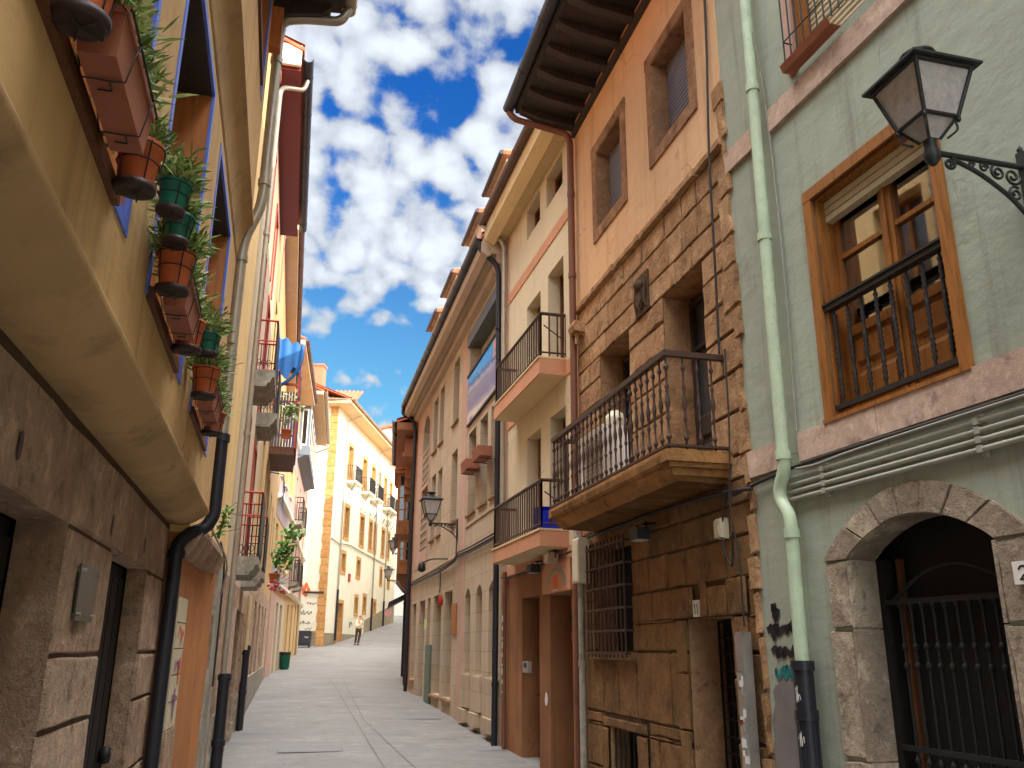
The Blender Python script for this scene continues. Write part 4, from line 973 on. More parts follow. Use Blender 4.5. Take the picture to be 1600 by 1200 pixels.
mb = MB(FR3); mb.prof([(.20, 8.02), (.36, 8.10), (.36, 8.36), (.33, 8.36), (.33, 8.16), (.20, 8.10)], .0, 3.63); mb.build('fascia', 'soffit_cream', B)
gutter(B, FR3, -.0, 3.60, .41, 8.40, .075, 'gutter_brown')
pipe(B, FR3, smooth_pts([(3.58, .41, 8.34), (3.50, .36, 8.25), (3.40, .12, 8.02), (3.39, .08, 7.9), (3.39, .075, 5.5), (3.40, .075, 2.75)]), .038, 'pipe_grey', [(3.39, .075, 7.85)])
def plain_balcony(fr, b, s0, s1, d, zb, zt, zr, near_mat='apricot'):
    q = MB(fr); q.prof([(0, zb), (d, zb + .01), (d, zt), (0, zt)], s0, s1); q.box(s0 - .005, s1 + .005, 0, d + .012, zt, zt + .022, 1); q.prof([(0.01, zb - .004), (d - .02, zb + .005), (d - .02, zb + .008), (0.01, zb)], s0 + .02, s1 - .02, 1)
    o = q.build('balcony', [near_mat, 'soffit_cream'], b); rail(o, fr, s0 + .02, s1 - .02, 0, d - .03, zt + .04, zr, .105, .0085, 'flat', 'iron_brown'); 
    q = MB(fr); q.tube([(s0 + .1, .03, zr - .28), (s0 + .1, d * .75, zr - .12)], .008, 6); q.build('stay', 'iron_brown', o); return o
plain_balcony(FR3, B, .46, 2.84, .35, 4.80, 5.01, 5.60); plain_balcony(FR3, B, .46, 2.84, .35, 2.72, 2.91, 3.50)
door(B, FR3, 1.68, 2.50, -.1, 2.22, .26, 'door_dark', 1, 3)
mb = MB(FR3); mb.box(.37, 1.22, -.80, -.75, -.2, 2.22); o = mb.build('recess_wall', 'brownwall', B)
mb = MB(FR3); mb.tube(smooth_pts([(1.18, -.66, 1.60), (.9, -.68, 1.15), (.5, -.70, .5), (.46, -.6, .48)]), .018, 6); mb.lathe((.46, -.58, .45), [(.03, 0), (.035, .03), (.02, .06)], 8); tag(mb.build('handrail', 'iron'), 'slanting iron handrail inside the dark terracotta doorway', 'handrail')
q = MB(FR3); q.box(.36, .95, -.20, -.17, 1.66, 2.20); o = q.build('hanging_sign', 'black_pl', loc=FR3.P(.65, -.18, 1.66)); tag(o, 'black framed red panel hanging in the top of the terracotta doorway', 'sign')
q = MB(FR3)
for a, e, c, g in ((.79, .91, 1.69, 1.80), (.79, .91, 2.04, 2.17), (.40, .76, 1.69, 1.94), (.40, .57, 2.0, 2.17), (.60, .76, 2.0, 2.17)): q.box(a, e, -.17, -.166, c, g)
q.build('panel', 'sign_red', o)
q = MB(FR3); q.box(.34, 1.46, .003, .03, 2.24, 2.60); o = q.build('shop_board', 'apricot', loc=FR3.P(.9, .02, 2.24)); tag(o, 'square orange board with a worn grey ring over the terracotta doorway', 'sign board')
q = MB(FR3); q.prism([(.80, 2.26), (.98, 2.26), (.98, 2.43), (.80, 2.43)], .03, .034, 1)
rd = random.Random(4)
for i in range(26):
    a = math.pi * (i / 25 * 1.15 - .08); c, z = .89 + .34 * math.cos(a), 2.34 + .17 * math.sin(a); w = rd.uniform(.03, .06); q.box(c - w, c + w, .03, .0325 + i * 1e-4, z - w * .45, z + w * .45, 0)
q.box(.78, 1.0, .034, .036, 2.255, 2.27, 2); q.build('emblem', ['cable_grey', 'orange_bright', 'spray_white'], o)
floodlight(FR3, 1.50, .13, 2.56, 'round black floodlight over the left side of the terracotta doorway'); floodlight(FR3, .78, .12, 2.62, 'small grey floodlight above the orange board of the terracotta doorway', 'steel')
q = MB(FR3); q.box(2.05, 2.30, .0, .05, 1.30, 1.44); o = q.build('intercom', 'steel', loc=FR3.P(2.1, 0, 1.3)); o.data.transform(Matrix.Identity(4)); tag(o, 'small steel intercom plate beside the narrow terracotta doorway', 'intercom')
q = MB(FR3); q.box(2.12, 2.22, .05, .056, 1.36, 1.42); q.build('speaker', 'black_pl', o)
q = MB(FR3); blob(q, 1.38, 1.02, .06, .075, 0, .006, 6); q.build('paint_patch', 'spray_white', B)
pipe(B, FR3, [(3.30, .05, 2.66), (3.30, .05, 2.4), (3.28, .05, .1)], .03, 'pipe_rust', [(3.3, .05, 2.3)], name='downpipe_base')
q = MB(FR3)
for i in range(9): q.box(3.262, 3.30, .0805, .083, 1.0 + i * .12, 1.03 + i * .12 + .03 * (i % 3))
q.build('paint_flake', 'spray_white', B)
pipe(B, FR3, [(.06, .05, 2.6), (.06, .05, .05)], .04, 'pipe_rust', [(.06, .05, 1.1), (.06, .05, .6)], name='downpipe_base')
q = MB(FR3); q.lathe((.75, .2, 2.94), [(.11, 0), (.13, .27), (.135, .27)], 14); q.box(.58, .92, .06, .30, 2.945, 3.16); o = q.build('storage_tub', 'blue_bin', loc=FR3.P(.75, .2, 2.935)); tag(o, 'bright blue plastic tub standing on the lower balcony of the cream house', 'tub')
polytube('cable', [(3.55, .04, 2.60), (2.8, .03, 2.56), (2.0, .03, 2.58), (1.0, .04, 2.63), (0, .05, 2.66)], .012, 'cable', 'black cable along the top of the terracotta ground floor wall', 'cable', FR3)

# --- R4 long beige house
B = bld('beige_house', 'long beige stone clad house with pink pilasters, mirror glass balcony and roof dormers', FR4)
ops = [(.25, .93, 3.95, 5.5, .32), (1.22, 1.88, 3.95, 5.5, .32), (2.25, 3.0, 3.95, 5.5, .32), (.2, 3.05, 5.72, 7.5, .34),
       (4.22, 4.92, 4.05, 5.52, .3), (6.22, 6.84, 4.02, 5.52, .3), (7.18, 7.86, 4.02, 5.56, .3), (8.45, 9.62, 3.95, 5.52, .34),
       (4.22, 4.92, 6.14, 7.52, .3), (6.22, 6.84, 6.14, 7.48, .3), (7.18, 7.86, 6.14, 7.45, .3), (8.45, 9.62, 5.62, 7.42, .34, .3),
       (2.52, 3.02, 1.18, 2.62, .3, .14), (1.5, 1.98, 1.18, 2.62, .3, .14), (.24, .95, 1.18, 2.62, .3, .14),
       (4.42, 5.40, .66, 2.70, .4), (5.80, 6.95, .66, 2.70, .4), (7.42, 9.30, -1, 2.70, .5), (9.95, 10.72, .85, 2.69, .35)]
mb = MB(FR4); cut_wall(mb, 0.0, 10.9, -.2, 7.95, ops, back=-7); mb.build('wall', 'beige', B)
mb = MB(FR4)
mb.box(3.15, 3.78, 0, .010, .2, 7.8); mb.build('pilaster', 'pink', B); mb = MB(FR4)
cut_wall(mb, 8.25, 10.72, 3.55, 7.8, [(8.45, 9.62, 3.95, 5.52, .0), (8.45, 9.62, 5.62, 7.42, .0, .3)], d=.010)
mb.build('plaster_panel', 'pink', B)
mb = MB(FR4); mb.box(.2, 3.12, 0, .02, 3.74, 3.79); mb.box(0.02, 10.9, 0, .014, 3.30, 3.335); mb.build('string_course', 'beige', B)
for a, e in ((.24, .95), (1.5, 1.98), (2.52, 3.02)):
    mb = MB(FR4); mb.box(a - .10, e + .10, 0, .05, .60 + .012 * a, 1.16); mb.box(a - .06, e + .06, 0, .10, .40, .60); mb.build('window_apron', 'beige', B)
for a, e, z in ((4.42, 5.40, .64), (5.80, 6.95, .64), (9.95, 10.72, .83)): mb = MB(FR4); mb.box(a - .03, e + .03, -.1, .05, z - .05, z); mb.build('sill', 'stone_trim', B)
for a, e, c, g, *r_ in ops[:3] + ops[4:7] + ops[8:11]: mb = MB(FR4); mb.box(a - .03, e + .03, -.05, .045, c - .04, c); mb.build('sill', 'stone_trim', B)
for a, e, c, g, *r_ in ops[:3]: window(B, FR4, a, e, c, g, .28, 'timber_dark', 0, (.42,))
for i in (4, 5, 6, 8, 9, 10): a, e, c, g, d = ops[i]; window(B, FR4, a, e, c, g, d - .04, 'timber_brown', 0, (.35,))
for i in (12, 13, 14): a, e, c, g, d, _ = ops[i]; window(B, FR4, a, e, c, g - .03, .28, 'timber_dark', 0, (.5,))
for i in (15, 16): a, e, c, g, d = ops[i]; window(B, FR4, a, e, c, g, .36, 'timber_dark', 1, (.6,))
a, e, c, g, d = ops[18]; window(B, FR4, a, e, c, g, .30, 'timber_dark', 0, (.5,))
for i in (7, 11):
    a, e, c, g, d = ops[i][:5]; o = window(B, FR4, a, e, c, g - .02, .32, 'timber_brown', 1, (.6,))
    q = MB(FR4); n = 5; H = .98
    for k in range(n): zz = c + .04 + k * H / n; q.box(a - .02, e + .02, -.06, .02, zz, zz + .045)
    for k in range(5): x = a + .1 + k * (e - a - .2) / 4; q.box(x - .022, x + .022, -.065, .012, c, c + H - .05)
    q.build('lattice_rail', 'beige', B)
mb = MB(FR4); mb.box(7.42, 9.30, -.54, -.5, 0, 2.7); mb.build('recess_wall', 'timber_dark', B)
mb = MB(FR4); mb.box(7.85, 8.25, -.42, 0.01, .2, 2.7); mb.build('pillar', 'beige', B)
mb = MB(FR4); mb.box(6.98, 7.75, -.05, .035, .40, 1.66); mb.box(7.0, 7.73, .035, .045, .45, 1.62); o = mb.build('cabinet_door', MT.setdefault('green_door', paint('faded_green_paint', lin(86, 104, 88), .5, wear=.3, wearcol=lin(140, 140, 120))), B)
q = MB(FR4); q.box(7.87, 8.23, .011, .016, 2.02, 2.24); tag(q.build('paper_notice', 'yellow_paper', loc=FR4.P(8.05, .012, 2.02)), 'blank pale yellow-green paper taped round the pillar beside the recessed doorway', 'notice')
q = MB(FR4)
for i, zz in enumerate((1.50, 1.36, 1.20, 1.02, .84, .68)): scribble(q, 8.21, zz - .07, .30, .12, 5 + i % 2, .016, 0, .016, 20 + i, .1)
q.build('graffiti', 'spray_white', B)
q = MB(FR4); q.box(3.82, 4.34, .012, .03, 1.86, 2.42); o = q.build('wall_board', 'orange_l', loc=FR4.P(4.1, .02, 1.86)); tag(o, 'plain ochre board fixed on the pink pilaster of the beige house', 'sign board')
# mirror glass balcony with windows above
mb = MB(FR4); mb.box(.2, 3.05, -.02, .03, 5.70, 6.64); gb = mb.build('glass_balustrade', 'glass_sky', B)
mb = MB(FR4); mb.box(.18, 3.07, -.03, .05, 6.64, 6.69); mb.box(.18, 3.07, -.03, .04, 5.66, 5.70); mb.build('handrail', 'iron', gb)
q = MB(FR4); q.box(.32, .72, .032, .036, 6.28, 6.60, 0); q.box(.36, .55, .036, .0375, 6.42, 6.55, 1); q.box(.40, .66, .036, .0378, 6.31, 6.34, 1); tag(q.build('notice_sheet', ['lilac', 'spray_pink'], loc=FR4.P(.5, .034, 6.28)), 'lilac and pink notice sheet stuck on the mirror glass balcony', 'notice')
for i in range(4): window(B, FR4, .2 + i * .7125, .2 + (i + 1) * .7125, 5.74, 7.28, .28, MT.setdefault('teal_frame', paint('slate_green_frame', lin(84, 96, 100), .4)), 0, (), blind=.36 if i in (1, 2) else .18, blindmat='blind_cream')
mb = MB(FR4); mb.box(.15, 3.10, -.30, .05, 7.28, 7.52); mb.build('blind_box', 'teal_frame', B)
house_roof(B, FR4, .0, 11.05, .40, 8.22, -3.4, 10.3, -7, soff='cornice' if 'cornice' in MT else 'tan', sz=7.90)
mb = MB(FR4); mb.prof([(0, 7.70), (.10, 7.74), (.14, 7.80), (.14, 7.90), (0, 7.90)], 0, 11.0); mb.prof([(.24, 7.86), (.30, 7.84), (.40, 7.92), (.40, 8.1), (.24, 8.0)], 0, 11.04); mb.build('cornice', MT.setdefault('cornice', plaster('dusty_pink_render', lin(184, 162, 142), .08, .3)), B)
gutter(B, FR4, .0, 11.05, .44, 8.20, .075)
pipe(B, FR4, smooth_pts([(.08, .44, 8.14), (.10, .40, 7.98), (.10, .14, 7.76), (.08, .085, 7.6), (.03, .085, 5.0), (.03, .085, 2.6), (.06, .085, .2)]), .045, 'pipe_black', [(.05, .085, 6.6), (.03, .085, 4.4), (.04, .085, 1.1)])
pipe(B, FR4, smooth_pts([(11.0, .44, 8.14), (11.0, .46, 7.96), (10.96, .15, 7.78), (10.95, .085, 7.55), (10.95, .085, 5.0), (10.95, .085, .3)]), .05, 'pipe_black', [(10.95, .085, 5.2), (10.95, .085, 3.2), (10.95, .085, 1.7)])
for i, (s, lab) in enumerate(((.35, 'nearest'), (2.45, 'second nearest'), (5.3, 'third'), (7.7, 'farthest'))):
    dm = MB(FR4); w = .66
    dm.box(s - w, s + w, -1.6, .06, 8.3, 9.58)
    o = dm.build('dormer', 'tan', B)
    rf = MB(FR4); W2, zt = w + .10, 9.61
    rf.add([(s - W2, .14, zt), (s + W2, .14, zt), (s + W2, -1.9, zt), (s - W2, -1.9, zt), (s, -.5, zt + .36), (s, -1.9, zt + .36), (s - W2, .14, zt - .06), (s + W2, .14, zt - .06), (s + W2, -1.9, zt - .06), (s - W2, -1.9, zt - .06)],
           [[0, 1, 4], [1, 2, 5, 4], [3, 0, 4, 5], [2, 3, 5], [0, 6, 7, 1], [1, 7, 8, 2], [3, 9, 6, 0]]); rf.add([(s - W2, .14, zt - .06), (s + W2, .14, zt - .06), (s + W2, -1.9, zt - .06), (s - W2, -1.9, zt - .06)], [[3, 2, 1, 0]], 1)
    for k in range(9): rf.tube([(s - W2 + .05 + k * (2 * W2 - .1) / 8, .14, zt + .012), (s - W2 * .1 + (s - W2 + .05 + k * (2 * W2 - .1) / 8 - s) * .4 - 0, -.4, zt + .30)], .035, 6)
    rf.build('roof', ['tiles', 'concrete'], o)
    rf = MB(FR4); rf.tube([(s - W2, .17, zt - .03), (s + W2, .17, zt - .03)], .04, 8); rf.build('gutter', 'gutter_dark', o)
    window(o if False else B, FR4, s - .45, s + .45, 8.6, 9.3, -.0, 'white_paint', 1)
for s, mat, lab in ((2.05, 'terracotta_box', 'left'), (.98, 'terracotta_box', 'right')):
    q = MB(FR4); q.prof([(.04, 4.60), (.24, 4.60), (.27, 4.78), (.25, 4.78), (.235, 4.63), (.04, 4.63)], s - .30, s + .28); q.prism([(s - .30, 4.6), (s + .28, 4.6), (s + .28, 4.77), (s - .30, 4.77)], .03, .05); q.box(s - .31, s - .29, .05, .25, 4.61, 4.77); q.box(s + .27, s + .29, .05, .25, 4.61, 4.77)
    o = q.build('window_box', mat, loc=FR4.P(s, .1, 4.6)); tag(o, 'reddish window box on the beige pier, ' + ('farther from the black downpipe' if lab == 'left' else 'beside the black downpipe'), 'window box', 'window boxes of the beige house')
    q = MB(FR4); q.box(s - .28, s + .26, .05, .24, 4.64, 4.735); q.build('soil', 'soil', o)
    q = MB(FR4); q.tube([(s - .2, .0, 4.58), (s - .2, .26, 4.59)], .008, 5); q.tube([(s + .2, .0, 4.58), (s + .2, .26, 4.59)], .008, 5); q.build('bracket', 'iron', o)
for i, dz in enumerate((0, .045, -.05)):
    polytube('cable', [(10.95, .03 + .015 * i, 3.22 + dz), (8.0, .035 + .012 * i, 3.20 + dz), (6.5, .035 + .012 * i, 3.19 + dz), (5.2, .035 + .012 * i, 3.18 + dz * .6), (4.0, .035 + .012 * i, 3.22 + dz * .6), (3.7, .035 + .012 * i, 3.30 + dz), (2.4, .035 + .012 * i, 3.27 + dz), (.0, .035 + .012 * i, 3.27 + dz)], .016 - .002 * i, 'cable', ['thickest of the three black cables along the beige house', 'upper thin black cable along the beige house', 'lower thin black cable along the beige house'][i], 'cable', FR4)
polytube('cable', [(5.9, .03, 3.2), (5.86, .03, 2.9), (5.88, .03, 2.72)], .012, 'cable', 'short black cable dropping to the lintel between the two recessed doorways', 'cable', FR4)
polytube('cable', [(3.95, .03, 3.9), (3.93, .03, 3.6), (3.95, .03, 3.28)], .010, 'cable', 'short black wire feeding the street lamp bracket on the beige house', 'cable', FR4)
q = MB(FR4); q.tube(smooth_pts([(5.1, .0, 3.36), (5.6, .28, 3.40), (6.3, .36, 3.38)]), .016, 6); q.lathe((6.45, .36, 3.22), [(.02, .2), (.07, .16), (.09, .06), (.085, .0), (.03, -.03)], 10); o = q.build('security_camera', 'iron', loc=FR4.P(5.1, 0, 3.36)); tag(o, 'grey dome camera on a curved arm above the cables of the beige house', 'camera')
q = MB(FR4); q.lathe((5.62, .05, 2.44), [(.03, 0), (.05, .05), (.05, .12), (.03, .2), (.01, .24)], 10); o = q.build('alarm_light', 'sign_red', loc=FR4.P(5.62, .05, 2.44)); tag(o, 'small red and grey alarm light on the pier between the recessed doorways', 'alarm light')

# --- R5 russet house with a timber gallery
B = bld('russet_house', 'brick-orange rendered house with a glazed timber gallery beyond the beige house', FR5)
mb = MB(FR5); cut_wall(mb, 0.03, 6.29, -.2, 7.9, [(.6, 1.5, .6, 2.9, .3), (2.2, 3.2, .8, 2.9, .3)], back=-7); mb.build('wall', 'redterra', B)
window(B, FR5, .6, 1.5, .8, 2.9, .26, 'timber_dark', 1); window(B, FR5, 2.2, 3.2, .8, 2.9, .26, 'timber_dark', 1)
house_roof(B, FR5, .03, 6.3, .62, 7.75, -3.4, 9.3, -7, soff='timber_red', sz=7.5)
gutter(B, FR5, .03, 6.3, .68, 7.78, .07)
mb = MB(FR5); mb.box(.9, 2.3, .0, .35, 7.0, 7.45); mb.box(.8, 2.4, .0, .42, 6.9, 7.0); 
for i in range(4): mb.box(2.3 + i * .3, 2.6 + i * .3, .0, .30, 6.55 - i * .2, 6.85 - i * .2)
mb.build('brick_corbel', 'redterra', B)
gy = 3.2; ga = MB(FR5); GW, GS = .70, 3.2
def gal(z0, z1, d):
    fr = FR5; s0, s1 = gy, gy + 2.6
    q = MB(fr); t = .08
    for x in (s0, s1 - t):
        for dd in (0.02, d - t, d * .5 - t / 2): q.box(x, x + t, dd, dd + t, z0, z1)
    for zz in (z0, z1 - t, z0 + .35): q.box(s0 + .003, s1 - .003, .02, d - .003, zz, zz + t) if zz != z0 + .35 else (q.box(s0 + .004, s0 + t, .02, d - .004, zz, zz + t), q.box(s1 - t, s1 - .004, .02, d - .004, zz, zz + t), q.box(s0 + .004, s1 - .004, d - t, d - .004, zz, zz + t))
    for i in range(1, 5): x = s0 + 2.6 * i / 5; q.box(x - .04, x + .04, d - t, d - .002, z0 + t, z1 - t)
    q.box(s0 + .02, s1 - .02, .02, d - .03, z0 + t, z0 + .35)
    o = q.build('gallery', 'timber', B)
    q = MB(fr); q.box(s0 + .03, s0 + .04, .03, d - .05, z0 + .43, z1 - t); q.box(s1 - .04, s1 - .03, .03, d - .05, z0 + .43, z1 - t); q.box(s0 + .03, s1 - .03, d - .05, d - .04, z0 + .43, z1 - t); q.build('pane', 'glass', o)
    q = MB(fr)
    for k in range(3):
        zz = z0 + .75 + k * .38
        if zz < z1 - .2: q.box(s0 + .01, s0 + .05, .05, d - .06, zz, zz + .03); q.box(s0 + .05, s1 - .05, d - .04, d - .01, zz, zz + .03)
    q.build('glazing_bar', 'timber', o); return o
gal(4.95, 6.85, .50); gal(3.75, 4.80, .42)
mb = MB(FR5); mb.box(gy - .1, gy + 2.7, .0, .58, 6.85, 6.93); mb.prof([(0, 7.05), (.62, 6.93), (.62, 6.97), (0, 7.15)], gy - .12, gy + 2.72); mb.build('gallery_roof', 'tiles', B)
mb = MB(FR5); mb.prof([(0, 3.25), (.2, 3.35), (.42, 3.62), (.42, 3.75), (0, 3.75)], gy + .05, gy + 2.5); mb.box(gy - .02, gy + 2.62, .0, .54, 4.80, 4.95); mb.build('gallery_corbel', 'timber_brown', B)
pipe(B, FR5, smooth_pts([(1.6, .66, 7.7), (1.6, .3, 7.5), (1.6, .09, 7.3), (1.6, .09, .6)]), .05, 'pipe_black', [(1.6, .09, 3.0), (1.6, .09, 1.6)])
pipe(B, FR5, smooth_pts([(5.9, .66, 7.7), (5.9, .3, 7.5), (5.9, .09, 7.3), (5.9, .09, .7)]), .05, 'pipe_black', [(5.9, .09, 3.0)])
q = MB(FR5); q.prof([(.0, 3.3), (.62, 2.98), (.66, 2.80), (.60, 2.86), (.0, 3.18)], 4.6, 6.1); tag(q.build('folded_awning', 'black_pl', loc=FR5.P(5.3, 0, 2.8)), 'folded dark awning on the wall under the timber gallery', 'awning')
B = bld('tan_house', 'plain tan house with downpipes where the street bends, beyond the russet house', FR6)
ops = [(1.5, 2.4, 1.3, 3.2, .3), (4.2, 5.2, 1.4, 3.4, .3), (8, 9, 1.8, 3.9, .3), (1.5, 2.4, 4.4, 6, .3), (4.2, 5.2, 4.4, 6, .3), (8, 9, 4.6, 6.2, .3)]
mb = MB(FR6); cut_wall(mb, .02, 16.1, .2, 8.2, ops, back=-7); mb.build('wall', 'tan', B)
for a, e, c, g, d in ops: window(B, FR6, a, e, c, g, .26, 'timber_dark', 1)
house_roof(B, FR6, .02, 16.1, .5, 8.4, -3.4, 10.2, -7)
pipe(B, FR6, [(5.6, .09, 8.2), (5.6, .09, .9)], .05, 'pipe_rust', [(5.6, .09, 3.0)])
B = bld('pale_house', 'pale house at the far right end of the street', FR7)
ops = [(3 + 4 * i, 4 + 4 * i, z + .3 * i, z + 1.5 + .3 * i, .3) for i in range(8) for z in (3.2, 6.2)]
mb = MB(FR7); cut_wall(mb, .02, 34.5, .5, 12.5, ops, back=-7); mb.build('wall', 'white_wall', B)
for a, e, c, g, d in ops: window(B, FR7, a, e, c, g, .26, 'timber_brown', 1)
house_roof(B, FR7, .02, 34.5, .4, 12.6, -3.4, 14.2, -7)
# unseen house behind the camera on the right, added to shade the street
FR0 = Fr((4.1, -40), (3.5, -4.02), 'R')
B = bld('unseen_shade_house', 'tall unseen house behind the green house, added to shade the street', FR0)
ops = [(2 + 3 * i, 3 + 3 * i, z, z + 1.6, .25) for i in range(11) for z in (.6, 3.2, 5.8, 8.4)]
mb = MB(FR0); cut_wall(mb, 0, 36, -1.2, 10.2, ops, back=-8); mb.build('wall', 'tan', B)
for a, e, c, g, d in ops: window(B, FR0, a, e, c, g, .2, 'timber_brown', 1)
house_roof(B, FR0, 0, 36, .5, 10.2, -4, 12.0, -8)

# ------------------------------------------------------------------ far house facing down the street
FF = Fr((2.65, 53.6), (9.04, 73.0), 'L'); FFL = Fr((-1.35, 54.26), (2.65, 53.6), 'L')
FFL.n = Vector((-.163, -.987)); FFL.flip = True
B = bld('corner_house', 'tall sunlit cream corner house with golden stone window frames at the end of the street', FF)
wins = [(a, e, 12.05 if a < 12 or 14 < a < 15 else 12.3, 14.5) for a, e in ((2.95, 4.45), (7.0, 8.55), (9.88, 11.35), (12.15, 13.2), (14.3, 15.55), (16.4, 17.7))]
wins += [(a, e, 8.15, 10.48) for a, e in ((2.85, 4.3), (7.15, 8.6), (9.92, 11.2), (11.5, 12.75), (14.3, 15.65), (16.5, 17.6))]
wins += [(a, e, 6.0, 7.5) for a, e in ((2.78, 4.0), (6.85, 8.1), (14.3, 15.3), (17.2, 18.2))]
wins += [(6.88, 7.92, 3.58, 5.02), (9.24, 10.4, 3.78, 5.2), (12.6, 13.65, 3.84, 5.0), (2.38, 4.05, 1.5, 4.45)]
ops = [(a + .22, e - .22, c + (.18 if c > 2 else 0), g - .22, .34) for a, e, c, g in wins]
mb = MB(FF); cut_wall(mb, 0, 20.4, 1.0, 16.05, ops); mb.build('wall', 'sun_cream', B)
mb = MB(FFL); cut_wall(mb, 0, 4.05, 1.0, 16.05, [], back=-9); mb.build('gable_wall', 'sun_cream', B)
mb = MB(FF); mb.box(0, 20.4, -9, -8.9, 1.0, 16.05); mb.box(20.3, 20.4, -9, 0, 1.0, 16.05); mb.build('wall', 'sun_cream', B)
for (a, e, c, g), o in zip(wins, ops):
    mb = MB(FF)
    for x, y in ((a, a + .22), (e - .22, e)): mb.box(x, y, -.02, .03, c, g - .22)
    mb.box(a, e, -.02, .032, g - .22, g)
    if c > 2: mb.box(a + .22, e - .22, -.02, .03, c, c + .18)
    mb.box(o[1] - .01, o[1] + .001, -.33, -.02, o[2], o[3]); mb.box(o[0], o[1], -.33, -.02, o[3] - .01, o[3] + .001)
    mb.build('window_surround', 'quoin_gold', B)
for (a, e, c, g, d) in ops: window(B, FF, a, e, c, g, .3, 'timber_red', 1, (.6,)) if c > 2 else door(B, FF, a, e, c, g, .3, 'timber', 1, 3)
mb = MB(FFL)
z = 1.2; k = 0
while z < 16.0: h = .46; block(mb, 3.58 - (.0 if k % 2 else .05), 4.07, z, min(z + h, 16.03), .05, .004, .012, 0, -.02); z += h; k += 1
mb.build('quoin', 'quoin_gold', B)
mb = MB(FF); cut_wall(mb, .02, 20.4, .6, 2.4, [(2.3, 4.1, 0, 2.6, .0)], d=.03); mb.prism([(10, 1.5), (20.4, 2.2), (20.4, 5.0), (10, 3.4)], .0, .034); mb.build('plinth', 'plinth', B)
mb = MB(FFL); mb.box(0, 4.05, 0, .028, 1.0, 2.5); mb.build('plinth', 'plinth', B)
mb = MB(FF); mb.prof([(-.6, 16.04), (1.0, 16.04), (1.0, 16.22), (-.6, 16.22)], -1.0, 20.6); mb.build('soffit', 'soffit_cream', B)
mb = MB(FFL); mb.prof([(-.3, 16.05), (.95, 16.05), (.95, 16.21), (-.3, 16.21)], -.2, 4.6); mb.build('soffit', 'soffit_cream', B)
tiled_roof(B, FF, -1.0, 20.6, 1.08, 16.26, -4.5, 18.6, per=.28, amp=.05); back_roof(B, FF, -1, 20.6, -4.5, 18.6, -9.2, 16.2)
tiled_roof(B, FFL, -.6, 5.2, 1.0, 16.24, -3.6, 18.1, per=.28, amp=.05)
gutter(B, FF, -1.05, 20.6, 1.12, 16.30, .1, 'pipe_grey'); gutter(B, FFL, -.6, 5.15, 1.06, 16.30, .1, 'pipe_grey')
mb = MB(FF); mb.box(.0, .75, -1.9, -1.2, 17.2, 18.8); mb.box(-.06, .81, -1.96, -1.14, 18.8, 18.92); mb.build('chimney', 'redterra', B)
for s in (2.2, 11.9, 16.05):
    pipe(B, FF, smooth_pts([(s, 1.08, 16.2), (s, .98, 16.0), (s, .09, 15.7), (s, .09, 15.2), (s, .09, 5.0)]), .05, 'pipe_grey'); pipe(B, FF, [(s, .09, 5.0), (s, .09, 2.0)], .07, 'pipe_black', name='downpipe_base')
for s, z0 in ((3.7, 11.9), (7.8, 11.9), (10.6, 11.9), (14.95, 11.9), (17.0, 11.9)):
    q = MB(FF); q.prof([(0, z0 - .16), (.62, z0 - .12), (.68, z0), (0, z0)], s - .95, s + .95); o = q.build('balcony', 'sun_cream', B); rail(o, FF, s - .9, s + .9, 0, .62, z0 + .03, z0 + 1.0, .13, .012, 'flat', 'iron')
    for x in (s - .7, s + .7): q = MB(FF); q.tube([(x, .55, z0 - .15), (x, .04, z0 - 1.25)], .02, 5); q.build('strut', 'iron', o)
q = MB(FFL)
for i, (s, z, w, h, n, th) in enumerate(((3.5, 4.05, .55, .22, 9, .03), (3.25, 3.5, .75, .28, 11, .035), (3.2, 2.95, .7, .26, 10, .03), (3.35, 2.65, .4, .18, 7, .025))):
    scribble(q, s, z - .1, w, h, n, th, 0, .008, 40 + i, .1)
for i in range(4): scribble(q, 3.02 - .02 * i, 4.45 + .06 * i, .5, .65, 5, .10, 1, .008 + i * .0004, 60 + i, .05)
q.build('graffiti', ['ink', 'spray_orange'], B)
q = MB(FF); scribble(q, 16.2, 4.0, -3.2, .6, 9, .25, 0, .04, 71, .05); scribble(q, 5.6, 2.8, -.9, .5, 6, .1, 1, .035, 72, .05); q.build('graffiti', ['spray_pink', 'spray_teal'], B)
mb = MB(FFL); mb.box(2.75, 3.9, .05, .10, 4.62, 4.74); mb.build('sign_bar', 'iron_brown', B)
q = MB(FF); q.box(4.85, 5.3, .0, .06, 5.68, 6.18); tag(q.build('wall_box', 'sign_red', loc=FF.P(5.1, .03, 5.7)), 'small red box fixed on the cream corner house above the street', 'wall box')
polytube('cable', [(.1, .04, 7.9), (2.0, .05, 7.75), (2.2, .06, 7.8), (5.0, .04, 8.0), (5.5, .05, 7.95), (11.9, .04, 7.85), (20, .05, 7.7)], .03, 'cable_grey', 'grey cable strung along the front of the cream corner house', 'cable', FF)
FG = Fr((2, 82), (14, 79), 'L'); FG.n = Vector((-.24, -.97)); FG.flip = True
B = bld('white_house', 'white gabled house peeping over the far end of the street', FG, 6)
mb = MB(FG); mb.prism([(2, 3), (12.2, 3), (12.2, 19.6), (7.2, 21.6), (2, 20.1)], -8, 0); mb.build('wall', 'white_wall', B)
mb = MB(FG); mb.prism([(1.6, 20.05), (7.2, 21.82), (12.6, 19.6), (12.6, 19.4), (7.2, 21.6), (1.6, 19.85)], -8.3, .4); mb.build('roof', 'tiles', B)
